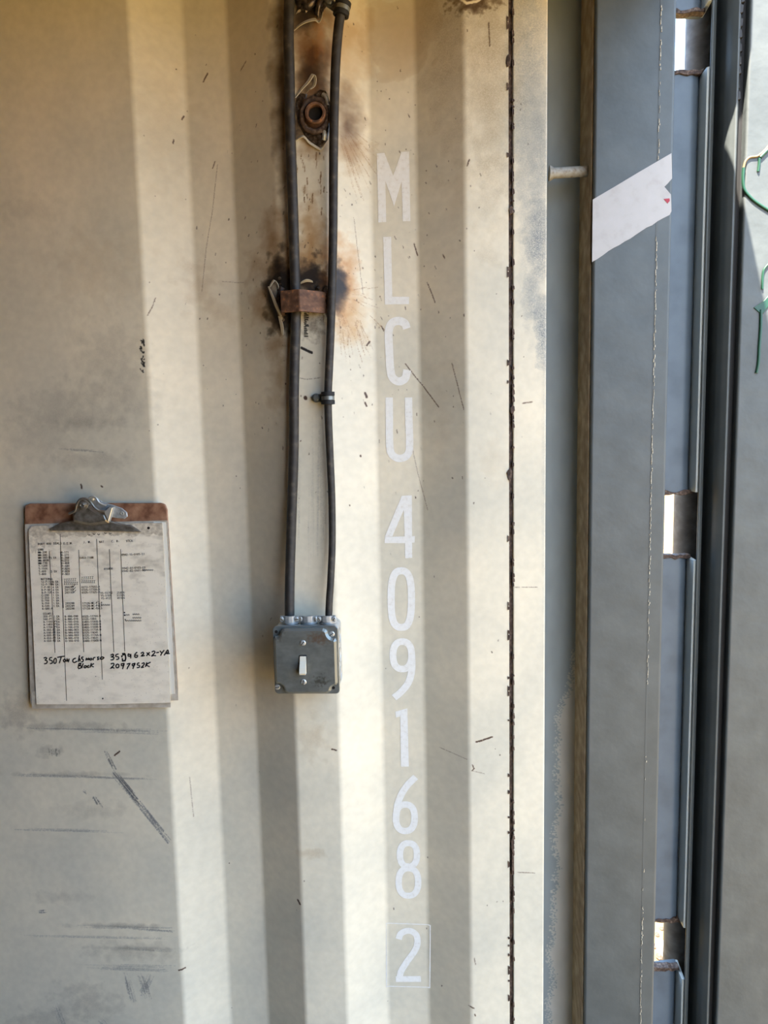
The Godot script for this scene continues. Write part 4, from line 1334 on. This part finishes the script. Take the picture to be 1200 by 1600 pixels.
	var mk := func(pts: Array, w := 9.0):
		var o := []
		for p in pts: o.append([50 + p[0] / 5.217, 1005 + p[1] / 5.217])
		var s := smooth_pts(v2(o), 3)
		var b := []
		for p in s: b.append([p.x, p.y])
		stroke(st, px_outline(b, zi), w / 5.217 * 0.00098, dep)
	for s in [
		[[95, 122], [112, 116], [120, 124], [108, 138], [124, 146], [118, 164], [98, 168]],
		[[165, 116], [147, 120], [143, 136], [162, 142], [166, 160], [146, 168]],
		[[190, 120], [178, 140], [182, 164], [196, 158], [198, 132], [190, 120]],
		[[205, 116], [235, 110], [266, 106]], [[238, 112], [230, 140], [222, 164]],
		[[268, 128], [256, 140], [262, 152], [274, 144], [268, 128]],
		[[284, 152], [286, 128], [296, 150], [303, 126]],
		[[358, 122], [338, 130], [332, 148], [346, 158], [368, 146]], [[388, 98], [382, 128], [376, 152]], [[380, 134], [388, 128], [392, 134], [390, 150]],
		[[420, 112], [406, 116], [406, 126], [418, 134], [414, 150], [400, 152]],
		[[440, 142], [444, 124], [454, 134], [462, 124], [466, 138]], [[478, 122], [470, 132], [480, 138], [488, 128], [478, 122]], [[498, 140], [502, 120], [518, 116]],
		[[548, 112], [534, 116], [538, 124], [544, 130], [530, 136]], [[560, 116], [556, 128], [572, 130], [586, 118], [572, 112], [560, 116]],
		[[384, 164], [378, 188], [376, 206]], [[382, 166], [398, 164], [394, 178], [382, 184], [402, 186], [398, 202], [376, 208]],
		[[418, 164], [410, 186], [406, 204]], [[428, 184], [424, 198], [438, 200], [444, 186], [428, 184]], [[468, 180], [454, 186], [454, 198], [468, 196]], [[484, 162], [478, 182], [474, 198]], [[506, 166], [482, 182], [504, 194]],
		[[640, 98], [660, 90], [664, 102], [648, 112], [668, 116], [660, 134], [640, 136]],
		[[706, 88], [686, 94], [684, 108], [704, 112], [706, 128], [686, 134]],
		[[800, 94], [786, 88], [784, 104], [800, 106], [806, 92], [804, 124]],
		[[858, 72], [840, 90], [838, 112], [856, 114], [860, 100], [842, 98]],
		[[886, 84], [904, 74], [910, 86], [892, 104], [920, 100]],
		[[934, 76], [962, 102]], [[960, 74], [932, 104]],
		[[976, 72], [994, 64], [1002, 76], [976, 104], [990, 100], [1012, 102]], [[1012, 78], [1036, 74]],
		[[1042, 62], [1056, 78]], [[1078, 56], [1058, 82], [1048, 102]], [[1076, 100], [1090, 80], [1106, 56], [1112, 74], [1094, 84], [1124, 84]],
		[[642, 170], [664, 164], [666, 180], [642, 204], [656, 198], [672, 206]],
		[[694, 170], [684, 184], [690, 200], [706, 196], [708, 176], [694, 170]],
		[[748, 168], [730, 168], [730, 182], [748, 180], [750, 166], [738, 212]],
		[[772, 172], [798, 166], [784, 190], [774, 212]],
		[[836, 166], [818, 170], [820, 184], [836, 178], [838, 164], [822, 210]],
		[[876, 160], [860, 166], [860, 178], [876, 182], [874, 196], [854, 200]],
		[[894, 168], [912, 160], [914, 174], [892, 198], [914, 194]], [[936, 156], [924, 194]], [[968, 154], [932, 176], [960, 192]]]:
		mk.call(s, 10.5)
	for s in [[[734, 86], [760, 84]], [[736, 96], [764, 92]], [[758, 88], [764, 122], [756, 148]], [[734, 98], [732, 116]], [[738, 144], [762, 142]], [[736, 122], [740, 150]]]:
		mk.call(s, 13.0)
	obj("handwriting", st, M.ink, page, "bold black marker handwriting")
	# two dark spots
	for k in [[160.5, 1091.5, 1.3], [149.5, 1057, 0.7], [232, 825, 2.2]]:
		st = new_st()
		flat_poly(st, px_outline(_disc(k[0], k[1], k[2]), zi), zi)
		obj("ink_spot", st, M.ink, page, "dark spot")
	build_clip(t, zt)

func _disc(x: float, y: float, r: float) -> Array:
	var o := []
	for k in 10: o.append([x + cos(TAU * k / 10) * r, y + sin(TAU * k / 10) * r])
	return o

func build_clip(t: Node3D, zt: float):
	var clip := Node3D.new()
	clip.name = "clip"
	clip.set_meta("label", "tarnished steel spring clip")
	t.add_child(clip, true)
	# lever plate lying back to the right
	var st := new_st()
	plate(st, px_outline([[141, 783], [145, 776], [151, 778], [160, 785], [172, 788], [190, 794], [198, 801], [199, 807], [194, 811], [184, 810], [178, 809], [160, 806], [148, 800]], zt + 0.004), zt + 0.0015, zt + 0.004, 0.0008)
	obj("back_plate", st, M.cast, clip, "grey steel hanging plate")
	st = new_st()
	lathe(st, P(191, 802, zt + 0.004), Vector3.BACK, [Vector2(0.0030, 0.0), Vector2(0.0030, 0.0008), Vector2(0.0016, 0.0012), Vector2(0.0014, -0.0004)], 16)
	obj("eyelet", st, M.steel, clip, "bright eyelet")
	# jaw: wide pressing edge with a raised body
	st = new_st()
	plate(st, px_outline([[78, 829.5], [77, 826], [92, 818], [113, 813], [168, 813], [190, 819], [204, 821], [212, 826], [220, 831.5], [150, 830]], zt + 0.004), zt + 0.0006, zt + 0.0042, 0.0016)
	obj("jaw", st, M.clip_steel, clip, "wide pressing jaw")
	st = new_st()
	var b := px_outline([[112, 816], [111, 804], [116, 798], [122, 791], [130, 787], [139, 790], [147, 796], [156, 801], [164, 801], [169, 812], [168, 818], [140, 822]], zt + 0.012)
	plate(st, b, zt + 0.002, zt + 0.0115, 0.0045)
	obj("jaw_body", st, M.clip_steel, clip, "humped jaw body")
	st = new_st()
	plate(st, px_outline([[162, 800], [170, 792.5], [176, 793], [173, 804], [169.5, 815.5], [166, 808]], zt + 0.012), zt + 0.004, zt + 0.0125, 0.001)
	obj("side_ear", st, M.steel, clip, "bright side ear")
	# spring coil and rolled edge
	st = new_st()
	var c := P(130.5, 788.5, zt + 0.010)
	var coil := []
	for k in 61:
		var a := TAU * k / 20.0
		var r := 0.0022 + 0.0052 * k / 60.0
		coil.append(c + Vector3(cos(a) * r, sin(a) * r, 0.005 - 0.002 * k / 60.0))
	tube(st, coil, 0.0011, 8)
	lathe(st, c, Vector3.BACK, [Vector2(0.0078, -0.008), Vector2(0.0078, 0.003), Vector2(0.006, 0.0034), Vector2(0.0, 0.003)], 24)
	obj("spring", st, M.clip_steel, clip, "coiled spring")
	st = new_st()
	tube(st, smooth_pts(px3([[108, 803, zt + 0.010], [117, 798, zt + 0.013], [120, 788, zt + 0.015], [125, 780.5, zt + 0.016], [133, 779, zt + 0.016], [141, 784, zt + 0.016], [148, 793, zt + 0.015], [156, 798, zt + 0.013], [164, 799, zt + 0.012]]), 6), 0.0018, 10)
	obj("rolled_edge", st, M.clip_steel, clip, "rolled lever edge")
	st = new_st()
	tube(st, smooth_pts(px3([[139, 778, zt + 0.010], [144, 775.5, zt + 0.011], [150, 778, zt + 0.011], [156, 786, zt + 0.010], [166, 790, zt + 0.008]]), 6), 0.0016, 10)
	lathe(st, P(145, 779, zt + 0.008), Vector3.BACK, [Vector2(0.004, -0.004), Vector2(0.004, 0.001), Vector2(0.002, 0.003), Vector2(0, 0.0032)], 6)
	obj("pivot", st, M.steel, clip, "bright pivot stud")

# ---------------------------------------------------------------- scene
func _ready():
	rng.seed = 20240611
	var cam := Camera3D.new()
	cam.name = "camera"
	cam.fov = rad_to_deg(2.0 * atan(800.0 / FOCAL))
	cam.near = 0.05
	cam.far = 300.0
	add_child(cam)
	cam.transform = Transform3D(cam_basis, EYE)
	cam.current = true

	var we := WorldEnvironment.new()
	we.name = "world"
	var env := Environment.new()
	env.background_mode = Environment.BG_SKY
	var sky := Sky.new()
	var sm := ProceduralSkyMaterial.new()
	sm.sky_top_color = c8(138, 168, 204)
	sm.sky_horizon_color = c8(142, 176, 214)
	sm.sky_curve = 0.14
	sm.ground_horizon_color = c8(196, 176, 140)
	sm.ground_bottom_color = c8(160, 136, 100)
	sm.sun_angle_max = 70.0
	sm.sun_curve = 0.5
	sm.energy_multiplier = 0.75
	sky.sky_material = sm
	env.sky = sky
	env.tonemap_mode = Environment.TONE_MAPPER_LINEAR
	env.tonemap_exposure = 13.2
	env.sdfgi_enabled = true
	env.ssao_enabled = true
	env.ssil_enabled = true
	we.environment = env
	add_child(we)

	var sun := DirectionalLight3D.new()
	sun.name = "sun"
	sun.light_color = Color(1.0, 0.96, 0.9)
	sun.light_energy = 1.2
	sun.light_angular_distance = 0.53
	sun.shadow_enabled = true
	add_child(sun)
	sun.look_at_from_position(Vector3.ZERO, Vector3(0.241, -1.0, -0.38), Vector3.UP)

	make_materials()
	build_shell()
	build_wall()
	build_post()
	build_door()
	build_stones()
	build_cables()
	build_clamps()
	build_fittings()
	build_box()
	build_clipboard()
